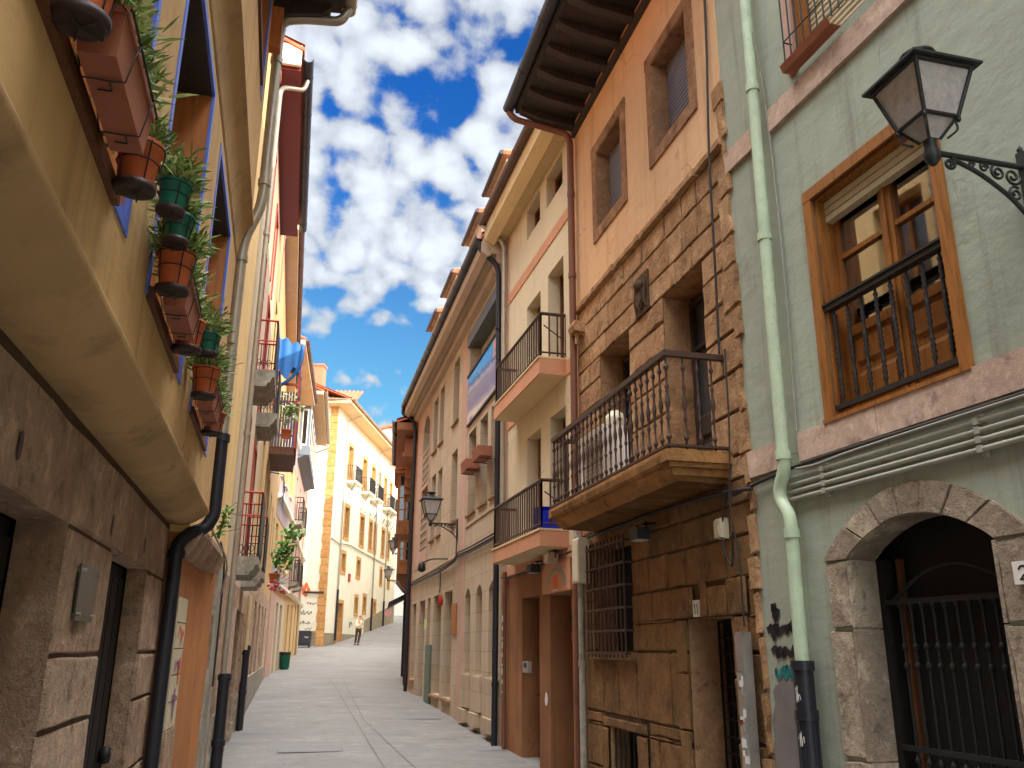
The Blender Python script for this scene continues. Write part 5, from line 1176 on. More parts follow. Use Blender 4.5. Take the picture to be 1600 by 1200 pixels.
# ------------------------------------------------------------------ left side
FL1 = Fr((-.83, 0), (-.83, 6.95), 'L')
JD, J2 = .255, .345                      # how far the first and second floors jut out
B = bld('ochre_house', 'ochre rendered house jutting out over brown sandstone doorways, nearest on the left', FL1)
ops = [(2.55, 3.80, -1, 2.06, .19), (4.80, 6.08, -1, 2.06, .12), (-.6, .8, -1, 2.06, .19)]
mb = MB(FL1); cut_wall(mb, -4, 6.95, -.3, 2.52, [(a - .012, e + .012, c, g + .012, d) for a, e, c, g, d in ops], d=-.010, back=-6, mi=0, rmi=1)
hs = [-.3, .28, .86, 1.28, 1.56, 2.06, 2.44]
for k in range(len(hs) - 1):
    iv = [(-4, 6.95)]
    for a, e, c, g, d in ops:
        if g > (hs[k] + hs[k + 1]) / 2: iv = [p for x, y in iv for p in ((x, min(y, a)), (max(x, e), y)) if p[1] - p[0] > .03]
    for x, y in iv:
        n = max(1, round((y - x) / (1.1 if k < 5 else 1.9))); cuts = [x + (y - x) * i / n + (random.uniform(-.12, .12) if 0 < i < n else 0) for i in range(n + 1)]
        for i in range(n): block(mb, cuts[i], cuts[i + 1], hs[k], hs[k + 1], random.uniform(-.003, .006), .006, .010, 1, -.012)
mb.build('wall', ['mortar_dark', 'stone_l'], B)
for a, e, c, g, d in ops:
    mb = MB(FL1); d_ = -d - .01; mb.box(a - .01, e + .01, d_ - .06, d_ - .02, -.3, 2.07)
    for i in range(6): mb.box(a + .02 + i * (e - a) / 6, a + (i + 1) * (e - a) / 6 - .005, d_ - .02, d_ - .005, -.3, 2.0)
    dd = mb.build('door', 'door_dark', B)
    mb = MB(FL1); mb.lathe((e - .10, -d + .02, .98), [(.0, -.05), (.03, -.04), (.035, 0), (.03, .04), (.0, .05)], 10); mb.build('handle', 'iron', dd)
# cove, first floor, second cove, second floor
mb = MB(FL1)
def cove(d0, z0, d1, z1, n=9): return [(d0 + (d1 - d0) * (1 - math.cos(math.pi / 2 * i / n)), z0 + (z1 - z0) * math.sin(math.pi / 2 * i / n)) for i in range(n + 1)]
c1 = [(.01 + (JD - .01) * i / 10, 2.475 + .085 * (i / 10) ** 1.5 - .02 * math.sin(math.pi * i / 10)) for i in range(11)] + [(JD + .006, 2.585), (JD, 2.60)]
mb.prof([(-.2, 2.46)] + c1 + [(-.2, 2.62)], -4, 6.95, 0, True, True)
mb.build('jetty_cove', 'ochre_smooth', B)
W1 = [(-1.65, -.5), (-.2, .98), (1.55, 2.73), (3.28, 4.43), (5.03, 6.21)]
ops1 = [(a, e, 2.90, 4.53, .30) for a, e in W1]
mb = MB(FL1); cut_wall(mb, -4, 6.95, 2.585, 4.72, ops1, d=JD, back=-6, rmi=1); mb.build('wall', ['ochre', 'jamb'], B)
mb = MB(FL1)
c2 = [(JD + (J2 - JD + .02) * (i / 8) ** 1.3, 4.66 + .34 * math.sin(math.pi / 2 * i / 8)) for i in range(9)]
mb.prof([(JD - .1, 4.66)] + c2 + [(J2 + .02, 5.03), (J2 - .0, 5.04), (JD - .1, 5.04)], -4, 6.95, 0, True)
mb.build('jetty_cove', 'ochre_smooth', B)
W2 = [(-1.9, -.7), (-.1, 1.1), (1.5, 2.72), (3.42, 4.64), (5.36, 6.58)]
ops2 = [(a, e, 6.03, 7.0, .28) for a, e in W2]
mb = MB(FL1); cut_wall(mb, -4, 6.95, 5.035, 7.35, ops2, d=J2, back=-6, rmi=1); mb.build('wall', ['ochre', 'jamb'], B)
mb = MB(FL1); mb.box(-4, 6.95, J2, J2 + .014, 5.02, 5.05); mb.build('bead', 'timber_dark', B)
for lst, d, z0, z1 in ((W1, JD, 2.90, 4.53), (W2, J2, 6.03, 7.0)):
    for a, e in lst:
        q = MB(FL1); t = .042
        for x, y in ((a - t, a + .004), (e - .004, e + t)): q.box(x, y, d - .01, d + .006, z0 - t, z1 + t)
        q.box(a, e, d - .01, d + .0065, z1 - .004, z1 + t); q.box(a, e, d - .01, d + .0068, z0 - t, z0 + .002)
        q.build('trim', 'blue_trim', B)
        q = MB(FL1); q.box(a + .003, e - .003, d - .295, d - .008, z1 - .012, z1 - .001); q.build('lintel_board', 'timber_dark', B)
        window(B, FL1.off(d), a, e, z0, z1, .28, 'timber', 1, (.35, .7))
        q = MB(FL1); q.prof([(d - .28, z0 + .012), (d + .022, z0 - .004), (d + .022, z0 - .052), (d - .0, z0 - .052), (d - .28, z0 - .01)], a - .02, e - .20); q.build('sill', 'timber_brown', B)
mb = MB(FL1); mb.prof([(J2 - .02, 7.28), (.96, 7.36), (.96, 7.44), (J2 - .02, 7.42)], -4.2, 7.05); mb.build('soffit', 'timber_dark', B)
for i in range(20):
    x = -4.0 + i * .575; mb = MB(FL1); mb.prof([(J2 - .02, 7.12), (.78, 7.22), (.86, 7.30), (.86, 7.38), (J2 - .02, 7.30)], x, x + .12); mb.build('rafter', 'timber_dark', B)
mb = MB(FL1); mb.box(6.84, 6.95, J2, J2 + .10, 6.72, 7.14); mb.build('corbel', 'jamb', B)
tiled_roof(B, FL1, -4.2, 7.05, 1.0, 7.46, -3.2, 9.2, per=.2); back_roof(B, FL1, -4.2, 7.05, -3.2, 9.2, -6.2, 7.4)
gutter(B, FL1, -4.2, 7.12, 1.02, 7.46, .075, 'pipe_grey')
y = 7.02
pipe(B, FL1, smooth_pts([(y, 1.02, 7.40), (y, .96, 7.24), (y, .62, 7.20), (y, .43, 7.14), (y, .415, 6.9), (y, .415, 5.36), (y, .40, 5.2), (y, .305, 4.92), (y, .29, 4.75), (y, .29, 3.16)]), .045, 'pipe_grey', [(y, .415, 6.7), (y, .415, 5.45), (y, .29, 4.72)])
pipe(B, FL1, smooth_pts([(y, .29, 3.2), (y, .29, 2.56), (y - .02, .24, 2.46), (y - .07, .14, 2.415), (y - .13, .068, 2.33), (y - .15, .066, 1.6), (y - .18, .066, -.1)]), .05, 'pipe_black', [(y, .29, 3.17), (y - .133, .067, 2.25)], name='downpipe_base')
for x, z in ((2.95, 2.20), (4.62, 2.17), (5.75, 2.19)): mb = MB(FL1); blob(mb, x, z, .02, .05, 0, .0095, int(x * 10)); mb.build('slot_shade_patch', 'timber_dark', B)  # flat dark patches standing in for the shade inside wall slots
pl = MB(FL1); pl.box(4.02, 4.38, .012, .02, 1.70, 1.93); o = pl.build('name_plate', 'plaque_dark', loc=FL1.P(4.2, .02, 1.70)); tag(o, 'blank polished metal plate on four bolts between the two brown sandstone doorways', 'plaque')
for s in (4.05, 4.35):
    for z in (1.725, 1.905): pl = MB(FL1); pl.tube([(s, .0, z), (s, .034, z)], .008, 8); pl.build('bolt', 'steel', o)

# --- L2
FL2 = Fr((-.73, 6.95), (-.64, 10.3), 'L')
B = bld('yellow_house', 'narrow pale yellow house with peeling orange ground floor, second on the left', FL2)
mb = MB(FL2); cut_wall(mb, .0, 3.35, -.2, 2.42, [], d=0, back=-6); mb.build('wall', 'orange_l', B)
mb = MB(FL2); cut_wall(mb, .0, 3.34, 2.42, 8.6, [(.5, 1.3, 2.9, 4.5, .25), (.5, 1.3, 5.4, 7, .25)], d=.03, back=-6); mb.build('wall', 'yellow', B)
mb = MB(FL2); q_ = [(0, 2.24), (.04, 2.25), (.08, 2.30), (.13, 2.41), (.13, 2.46), (0, 2.46)]; mb.prof(q_, .0, 1.7); mb.prof([(0, 2.30), (.04, 2.32), (.10, 2.44), (0, 2.46)], 1.7, 2.4); mb.build('cornice', 'stone_l', B)
mb = MB(FL2); mb.box(-.0, .50, 0, .02, 1.03, 1.95); tp = mb.build('tile_panel', 'tile_panel', B)
q = MB(FL2)
for i in range(1, 5): q.box(.0, .50, .0195, .0215, 1.03 + i * .185 - .003, 1.03 + i * .185 + .003, 2)
scribble(q, .42, 1.62, .3, .16, 6, .03, 0, .024, 81); scribble(q, .42, 1.40, .3, .16, 7, .025, 1, .0245, 82); scribble(q, .45, 1.30, .16, .25, 6, .03, 0, .0248, 83); scribble(q, .4, 1.16, .25, .16, 7, .022, 1, .0252, 84); scribble(q, .30, 1.05, .1, .25, 5, .02, 1, .0254, 85)
q.build('graffiti', ['spray_orange', 'spray_purple', 'mortar_dark'], tp)
mb = MB(FL2); mb.prism([(2.55, -.1), (3.35, -.1), (3.35, 2.6), (2.75, 2.6), (2.62, 1.9), (2.72, 1.4), (2.58, .8)], .0, .025); mb.build('worn_edge', 'concrete', B)
mb = MB(FL2); mb.box(.0, .52, .0, .03, .1, 1.02); mb.build('plinth', 'stone_l', B)
window(B, FL2.off(.03), .5, 1.3, 2.9, 4.5, .22, 'timber', 1); window(B, FL2.off(.03), .5, 1.3, 5.4, 7.0, .22, 'timber', 1)
house_roof(B, FL2, .1, 3.3, .12, 8.75, -3.3, 10.0, -6)
polytube('cable', [(.3, .15, 2.50), (1.0, .16, 2.44), (1.7, .16, 2.42), (2.4, .13, 2.35), (2.5, .08, 2.1)], .009, 'cable_grey', 'thin grey cable drooping along the dark cornice of the pale yellow house', 'cable', FL2)
polytube('cable', [(2.3, .05, 2.6), (2.75, .06, 2.5), (3.0, .05, 2.3), (3.1, .04, 1.2)], .010, 'cable', 'black cable looping down at the far end of the dark cornice', 'cable', FL2)

# --- L3
FL3 = Fr((-.60, 10.3), (-.53, 15.5), 'L')
B = bld('red_trim_house', 'cream house with red window frames and four small stone balconies, third on the left', FL3)
bl = [(.75, 1.75), (2.95, 3.95)]
ops = [(a + .15, e - .15, z, z + h, .22) for a, e in bl for z, h in ((2.66, 1.85), (5.02, 1.85), (7.2, 1.3))] + [(.6, 1.6, .0, 2.1, .3), (2.6, 3.6, .0, 2.1, .3), (4.1, 4.8, .0, 2.1, .3)]
mb = MB(FL3); cut_wall(mb, .02, 5.2, 2.38, 9.25, [o for o in ops if o[2] > 1], back=-6); mb.build('wall', 'tan', B)
mb = MB(FL3); cut_wall(mb, .02, 5.2, -.1, 2.38, [o for o in ops if o[2] < 1], back=-6); courses(mb, .02, 5.2, -.1, .9, [(.6, 1.6, -1, 2.1), (2.6, 3.6, -1, 2.1), (4.1, 4.8, -1, 2.1)], (.3, .45), (.4, .8), d=.012, mi=1); mb.build('wall', ['stone_l', 'concrete'], B)
for o in ops:
    a, e, c, g, d = o
    if c > 1:
        sr = MB(FL3); surround(sr, a, e, c, g, .07, -.01, .02, sill=False); sr.build('window_surround', 'red', B)
        window(B, FL3, a, e, c, g, .18, 'red', 1, (.4, .7))
    else: door(B, FL3, a, e, c, g, .26, 'timber_dark', 2, 3)
for fl, (zb, zt, zr) in enumerate(((2.42, 2.64, 3.42), (4.78, 5.00, 5.68))):
    for k, (a, e) in enumerate(bl):
        q = MB(FL3); d = .30
        q.prof([(0, zb), (d - .10, zb), (d - .08, zb + .05), (d - .05, zb + .06), (d - .03, zb + .12), (d, zb + .13), (d, zt), (0, zt)], a, e); o = q.build('balcony', 'concrete', B)
        q = MB(FL3)
        for s in (a + .02, e - .02):
            q.tube([(s, 0, zr), (s, d - .02, zr)], .014, 6, 1); q.tube([(s, 0, zr - .28), (s, d - .02, zr - .28)], .010, 6, 1)
            for i in range(3): q.tube([(s, .05 + i * .1, zt), (s, .05 + i * .1, zr)], .006, 5)
            for i in range(4): q.tube([(s, .03 + .06 * i + .03 * math.cos(j), zt + .10 + .04 * math.sin(j)) for j in [t * math.pi / 4 for t in range(9)]], .004, 4)
        q.tube([(a + .02, d - .02, zr), (e - .02, d - .02, zr)], .016, 6, 1); q.tube([(a + .02, d - .02, zt + .03), (e - .02, d - .02, zt + .03)], .010, 6)
        n = 10
        for i in range(n + 1): x = a + .02 + (e - a - .04) * i / n; q.tube([(x, d - .02, zt), (x, d - .02, zr)], .007, 5)
        q.build('railing', ['iron', 'red'], o)
        q = MB(FL3); q.box(a + .03, e - .03, d - .012, d - .004, zt + .06, zr - .02)
        q.build('mesh_screen', 'black_pl', o)
mb = MB(FL3); mb.prof([(0, 9.05), (.31, 9.05), (.31, 9.09), (0, 9.09)], .1, 5.2); mb.build('soffit', 'maroon', B)
mb = MB(FL3); mb.prism([(.02, 9.085), (.07, 9.085), (.07, 9.40), (.02, 9.40)], -2, .31); mb.build('gable_end', 'sun_cream', B)
tiled_roof(B, FL3, .0, 5.25, .34, 9.36, -3.2, 10.9); back_roof(B, FL3, .0, 5.25, -3.2, 10.9, -6, 9.4)
gutter(B, FL3, .05, 5.25, .40, 9.24, .07)
pipe(B, FL3, smooth_pts([(.45, .40, 9.16), (.45, .36, 9.0), (.30, .10, 8.9), (.12, .07, 8.7), (.10, .07, 5.0), (.10, .07, 1.30)]), .032, 'pipe_grey', [(.10, .07, 6.6), (.10, .07, 4.0)])
pipe(B, FL3, [(.10, .085, 1.32), (.10, .085, -.1)], .06, 'pipe_black', [(.10, .085, 1.28), (.10, .085, .62)], name='downpipe_base')
for s, zt_, mt in ((4.95, 1.55, 'yellow'), (5.15, 1.62, 'yellow')):
    pipe(B, FL3, [(s, .06, 2.4), (s, .06, zt_)], .03, MT.setdefault('pipe_yellow', paint('cream_pipe', lin(206, 184, 136), .5)), [(s, .06, 2.0)]); pipe(B, FL3, [(s, .075, zt_), (s, .075, 0)], .05, 'pipe_black', [(s, .075, zt_ - .05), (s, .075, .9)], name='downpipe_base')
# --- L4
FL4 = Fr((-.53, 15.5), (-.33, 29.5), 'L')
B = bld('amber_house', 'amber rendered house with a screened balcony under a blue tarpaulin, fourth on the left', FL4)
ops = [(.8 + 2.2 * i, 1.7 + 2.2 * i, z, z + 1.5, .22) for i in range(6) for z in (3.9, 6.6)] + [(1.0 + 2.4 * i, 2.1 + 2.4 * i, .3 + .05 * i, 2.45 + .05 * i, .3) for i in range(5)]
mb = MB(FL4); cut_wall(mb, .02, 14.0, 2.95, 10.0, [o for o in ops if o[2] > 2.9], back=-6); mb.build('wall', 'ochre_b', B)
mb = MB(FL4); cut_wall(mb, .02, 14.0, .0, 2.95, [o for o in ops if o[2] < 2.9], back=-6); mb.build('wall', 'stone_l', B)
mb = MB(FL4); mb.box(.05, 13.9, 0, .03, .1, 1.05); mb.build('plinth', 'concrete', B)
for o in ops:
    if o[2] > 2.9: window(B, FL4, *o[:4], .18, 'timber_brown', 1, (.5,))
    else: door(B, FL4, *o[:4], .26, 'timber_dark', 2, 3)
house_roof(B, FL4, 1.5, 14.0, .30, 10.15, -3.2, 11.6, -6, soff='tan', sz=9.95)
gutter(B, FL4, 1.5, 14.0, .34, 10.14, .06, 'gutter_brown')
# blue covered balcony
q = MB(FL4); q.box(3.4, 5.4, 0, .52, 5.55, 5.72); bo = q.build('balcony', 'timber_brown', B)
q = MB(FL4)
for zz in (5.95, 6.7, 7.1): q.box(3.40, 5.40, .505, .53, zz, zz + .05); q.box(3.40, 3.44, 0, .505, zz, zz + .05)
for x in (3.42, 4.1, 4.8, 5.38): q.box(x - .025, x + .025, .50, .54, 5.7, 8.0)
q.build('railing', 'red', bo)
q = MB(FL4)
for i in range(34): x = 3.42 + i * .058; q.box(x, x + .045, .545, .557, 5.72, 7.25 + .02 * math.sin(i * 1.7))
for i in range(8): y_ = .04 + i * .06; q.box(3.385, 3.395, y_, y_ + .045, 5.72, 6.95)
q.build('slat_screen', MT.setdefault('slat', paint('weathered_slats', lin(84, 82, 96), .7, var=.4)), bo)
q = MB(FL4); N = 14; v = []
for j in range(N + 1):
    for i in range(N + 1):
        s = 3.2 + 2.3 * i / N; d = .02 + .50 * j / N; v.append((s, d, 8.15 - .18 * j / N - .10 * math.sin(math.pi * i / N * 3) * j / N - .05 * math.sin(i * 1.9 + j)))
for i in range(N + 1): s = 3.2 + 2.3 * i / N; v.append((s, .535 + .02 * math.sin(i * 1.7), 7.55 + .10 * math.sin(i * 1.1)))
f = [[j * (N + 1) + i, j * (N + 1) + i + 1, (j + 1) * (N + 1) + i + 1, (j + 1) * (N + 1) + i] for j in range(N + 1) for i in range(N)]
q.add(v, f, 0, True)
side = [(3.2,   .02 + .50 * j / N, 8.15 - .18 * j / N - .05 * math.sin(j)) for j in range(N + 1)] + [(3.2 + .03 * math.sin(j),   .02 + .50 * j / N, 7.15 + .10 * math.sin(j * .8) + .3 * j / N) for j in range(N + 1)]
q.add(side, [[j, j + 1, N + 2 + j, N + 1 + j] for j in range(N)], 0, True)
q.tube(smooth_pts([(3.2, .54, 8.0), (3.15, .55, 7.6), (3.25, .38, 7.25), (3.3, .12, 7.05)]), .035, 8)
tag(q.build('tarpaulin', 'blue_cloth', loc=FL4.P(4.3, .3, 7.2)), 'blue tarpaulin draped over the slatted balcony of the amber house', 'tarpaulin')
q = MB(FL4); q.add([(5.6, .3, 5.5), (5.65, .32, 4.9), (7.2, .34, 4.75), (7.15, .3, 5.35), (5.6, .31, 5.5), (5.65, .33, 4.9), (7.2, .35, 4.75), (7.15, .31, 5.35)], [[0, 1, 2, 3], [4, 7, 6, 5]]); q.tube([(5.5, .0, 5.55), (5.6, .31, 5.52), (7.2, .33, 5.37)], .015, 6); tag(q.build('hanging_cloth', 'blue_cloth', loc=FL4.P(6.4, .3, 4.7)), 'small blue cloth hung from a pole on the amber house, below the tarpaulin', 'cloth')
# --- L5
FL5 = Fr((-.33, 29.5), (.23, 36.58), 'L')
B = bld('lilac_house', 'amber and lilac banded house with rows of narrow windows, left of the bend', FL5)
wl_ = [(.35, 1.15), (2.35, 3.35), (4.75, 5.75)]
ops = [(a, e, z, z + h, .2) for a, e in wl_ for z, h in ((4.36, 1.2), (7.18, 1.05), (9.7, 1.2))] + [(2.9, 3.8, .5, 3.1, .3), (4.6, 5.6, .5, 3.1, .3)]
mb = MB(FL5); cut_wall(mb, .02, 7.1, 3.3, 11.5, [o for o in ops if o[2] > 3], back=-6); mb.build('wall', 'ochre_b', B)
mb = MB(FL5); cut_wall(mb, .02, 7.1, .2, 3.3, [o for o in ops if o[2] < 3], back=-6); mb.build('wall', 'tan', B)
mb = MB(FL5); mb.box(.1, 1.9, .0, .05, .5, 3.3); mb.build('pilaster', 'rose', B)
mb = MB(FL5); cut_wall(mb, .03, 7.08, 5.75, 7.05, [], d=.014); cut_wall(mb, .03, 7.08, 8.45, 9.45, [], d=.014); cut_wall(mb, .03, 7.08, 3.72, 4.2, [], d=.014); mb.build('lilac_band', 'lilac', B)
mb = MB(FL5)
for z in (3.62, 6.38, 9.5): mb.prof([(0, z - .08), (.10, z - .04), (.14, z), (.14, z + .08), (0, z + .1)], .02, 7.1)
for o in ops:
    if o[2] > 3: mb.box(o[0] - .04, o[1] + .04, 0, .08, o[2] - .07, o[2])
mb.build('string_course', 'sun_cream', B)
for o in ops: window(B, FL5, *o[:4], .18, 'timber_brown', 1) if o[2] > 3 else door(B, FL5, *o[:4], .26, 'timber_dark', 2, 3)
house_roof(B, FL5, -.9, 7.1, .58, 11.6, -3.2, 13.2, -6, soff='tan', sz=11.4)
gutter(B, FL5, -.9, 7.1, .62, 11.58, .07, 'gutter_brown')
# --- L6
FL6 = Fr((.23, 36.6), (1.15, 50.5), 'L')
B = bld('bay_house', 'rose house with a grey-blue top floor bay and iron balconies, last on the left', FL6)
ops = [(1.2 + 3.0 * i, 2.1 + 3.0 * i, z, z + 1.9, .22) for i in range(4) for z in (4.2, 6.7)] + [(1.6 + 3.1 * i, 2.5 + 3.1 * i, .8 + .12 * i, 3.3 + .1 * i, .3) for i in range(4)]
mb = MB(FL6); cut_wall(mb, .02, 13.9, 3.7, 12.0, [o for o in ops if o[2] > 3.7], back=-6); mb.build('wall', 'rose', B)
mb = MB(FL6); cut_wall(mb, .02, 13.9, .4, 3.7, [o for o in ops if o[2] < 3.7], back=-6); mb.build('wall', 'ochre_b', B)
for o in ops: window(B, FL6, *o[:4], .18, 'white_paint', 1) if o[2] > 3.7 else door(B, FL6, *o[:4], .26, 'timber_dark', 2, 3)
mb = MB(FL6); mb.prof([(0, 9.15), (.42, 9.35), (.42, 11.9), (0, 11.9)], .1, 8.5); mb.box(.05, 8.55, 0, .48, 9.30, 9.40); bay = mb.build('bay', 'greyblue', B)
q = MB(FL6)
q.box(.085, .11, .10, .34, 9.7, 11.3); q.build('window', 'white_paint', bay); q = MB(FL6); q.box(.075, .09, .14, .30, 9.78, 11.22); q.build('pane', 'glass', bay)
for i in range(5):
    q = MB(FL6); q.box(.6 + i * 1.6, 1.5 + i * 1.6, .41, .44, 9.8, 11.4); q.build('window', 'white_paint', bay)
    q = MB(FL6); q.box(.66 + i * 1.6, 1.44 + i * 1.6, .43, .445, 9.87, 11.33); q.build('pane', 'glass', bay)
for z in (4.15, 6.65):
    for s in (1.65, 4.65):
        q = MB(FL6); q.prof([(0, z - .18), (.30, z - .12), (.38, z), (0, z)], s - .75, s + .75); o = q.build('balcony', 'concrete', B); rail(o, FL6, s - .7, s + .7, 0, .34, z + .02, z + 1.0, .1, .011, 'flat', 'iron')
mb = MB(FL6); mb.prof([(0, 3.62), (.12, 3.66), (.16, 3.76), (0, 3.8)], .02, 13.9); mb.prof([(0, 6.1), (.1, 6.14), (.12, 6.22), (0, 6.24)], .02, 13.9); mb.build('string_course', 'sun_cream', B)
house_roof(B, FL6, -.15, 10, .92, 12.1, -3.2, 13.6, -6, soff='soffit_cream', sz=11.92)
gutter(B, FL6, -.15, 10, .98, 12.1, .09, 'pipe_grey')
pipe(B, FL6, smooth_pts([(9.9, .98, 12.0), (9.9, .95, 11.75), (9.9, .1, 11.4), (9.9, .08, 11.0), (9.9, .08, 1.2)]), .05, 'pipe_grey')
# ------------------------------------------------------------------ street lamps (square lantern on a scrolled wall bracket)
def make_lamp(loc, arm, label, kk=1.0):
    root = thing('street_lamp', label, 'street lamp', loc, 'wall lanterns along the right side'); f = Yaw(loc, 0); f.o = Vector(loc)
    def frame_ring(mb, z, h, t):
        for a, b in (((-h, -h), (h, -h)), ((h, -h), (h, h)), ((h, h), (-h, h)), ((-h, h), (-h, -h))): mb.tube([(*a, z), (*b, z)], t, 6)
    mb = MB(f); H0, H1, z0, z1 = .105 * kk, .175 * kk, .17 * kk, .44 * kk
    frame_ring(mb, z0, H0, .010); frame_ring(mb, z1, H1, .012); 
    for sx_ in (-1, 1):
        for sy in (-1, 1):
            mb.tube([(sx_ * H0, sy * H0, z0), (sx_ * H1, sy * H1, z1)], .010, 6); mb.tube([(sx_ * H0 * .97, sy * H0 * .97, z0), (sx_ * .03, sy * .03, .055)], .007, 6)
            mb.lathe((sx_ * H0, sy * H0, z0 - .03), [(.003, 0), (.011, .008), (.011, .02), (.006, .03)], 6)
            mb.tube(smooth_pts([(sx_ * H0 * .9, sy * H0 * .9, z0 - .02), (sx_ * H0 * .95, sy * H0 * .95, z0 * .55), (sx_ * .05, sy * .05, .05)]), .006, 5)
    mb.build('frame', 'lamp_iron', root)
    g = MB(f); q = .004
    for k in range(4):
        c, s = [(1, 0), (0, 1), (-1, 0), (0, -1)][k]
        R_ = lambda x, y, z: (x * c - y * s, x * s + y * c, z)
        g.add([R_(H0 - q, -H0 + q, z0), R_(H0 - q, H0 - q, z0), R_(H1 - q, H1 - q, z1), R_(H1 - q, -H1 + q, z1)], [[0, 1, 2, 3]])
        g.add([R_(H0 - .008, -H0 + .008, z0), R_(H0 - .008, H0 - .008, z0), R_(.028, .026, .06), R_(.028, -.026, .06)], [[3, 2, 1, 0]])
    g.build('glass', 'lamp_glass', root)
    mb = MB(f); W_ = .215 * kk
    mb.add([(-W_, -W_, z1 + .005), (W_, -W_, z1 + .005), (W_, W_, z1 + .005), (-W_, W_, z1 + .005), *[(sx_ * .07 * kk, sy * .07 * kk, z1 + .085 * kk) for sx_, sy in ((-1, -1), (1, -1), (1, 1), (-1, 1))], (-W_, -W_, z1 + .017), (W_, -W_, z1 + .017), (W_, W_, z1 + .017), (-W_, W_, z1 + .017)],
           [[3, 2, 1, 0], [0, 1, 9, 8], [1, 2, 10, 9], [2, 3, 11, 10], [3, 0, 8, 11], [8, 9, 5, 4], [9, 10, 6, 5], [10, 11, 7, 6], [11, 8, 4, 7], [4, 5, 6, 7]])
    mb.lathe((0, 0, z1 + .085 * kk), [(a * kk, b * kk) for a, b in ((.085, -.01), (.085, .012), (.05, .025), (.04, .035), (.04, .045), (.09, .062), (.095, .075), (.06, .088), (.0, .092))], 14)
    for a in range(3): mb.lathe((.12 * kk * math.cos(a * 2.1 + .5), .12 * kk * math.sin(a * 2.1 + .5), z1 + .045 * kk), [(.015, 0), (.015, .03), (.0, .035)], 6)
    mb.build('hood', 'lamp_iron', root)
    mb = MB(f); mb.lathe((0, 0, -.03), [(.015, -.035), (.034, -.01), (.038, .02), (.03, .05), (.028, .09)], 12)
    mb.tube([(0, 0, .0), (arm, 0, .0)], .014, 8)
    mb.tube(smooth_pts([(.10, 0, -.015), (arm * .5, 0, -.07), (arm * .8, 0, -.17), (arm - .01, 0, -.27)]), .011, 8)
    def scroll(cx, cz, r, t0, turns, th=.008, n=22):
        mb.tube([(cx + r * (1 - .78 * i / n) * math.cos(t0 + turns * 2 * math.pi * i / n), 0, cz + r * (1 - .78 * i / n) * math.sin(t0 + turns * 2 * math.pi * i / n)) for i in range(n + 1)], th, 6)
    scroll(.09, -.045, .032, 1.2, -1.4, .008); scroll(arm * .55, -.035, .026, 0, 1.5, .006); scroll(arm * .70, -.05, .04, 2, 1.5, .007); scroll(arm * .86, -.06, .045, 0, -1.5, .007); scroll(arm * .86, -.15, .04, 1, 1.5, .007); scroll(arm * .42, -.03, .018, 0, 1.5, .005)
    mb.box(arm - .012, arm + .012, -.02, .02, -.32, .08); mb.lathe((arm, 0, -.36), [(.0, 0), (.016, .02), (.016, .035), (.008, .05)], 8); mb.lathe((arm, 0, .08), [(.008, 0), (.016, .015), (.0, .04)], 8)
    mb.build('bracket', 'lamp_iron', root); return root
lp = make_lamp((2.73, 16.85, 3.93), .53, 'black square lantern on a scrolled bracket on the beige stone clad house')
make_lamp((2.722, 2.89, 3.78), .505, 'large weathered square lantern in front of the sage green house, nearest the camera', .86)
c = copy_tree(lp, Vector((4.23, 35.2, 5.22)) - Vector((2.73, 16.85, 3.93))); tag(c, 'small black lantern beside the timber gallery, the higher of the two far ones', 'street lamp')
c = copy_tree(lp, Vector((4.70, 40.6, 4.55)) - Vector((2.73, 16.85, 3.93))); tag(c, 'smallest black lantern farthest up the street, against the cream corner house', 'street lamp')

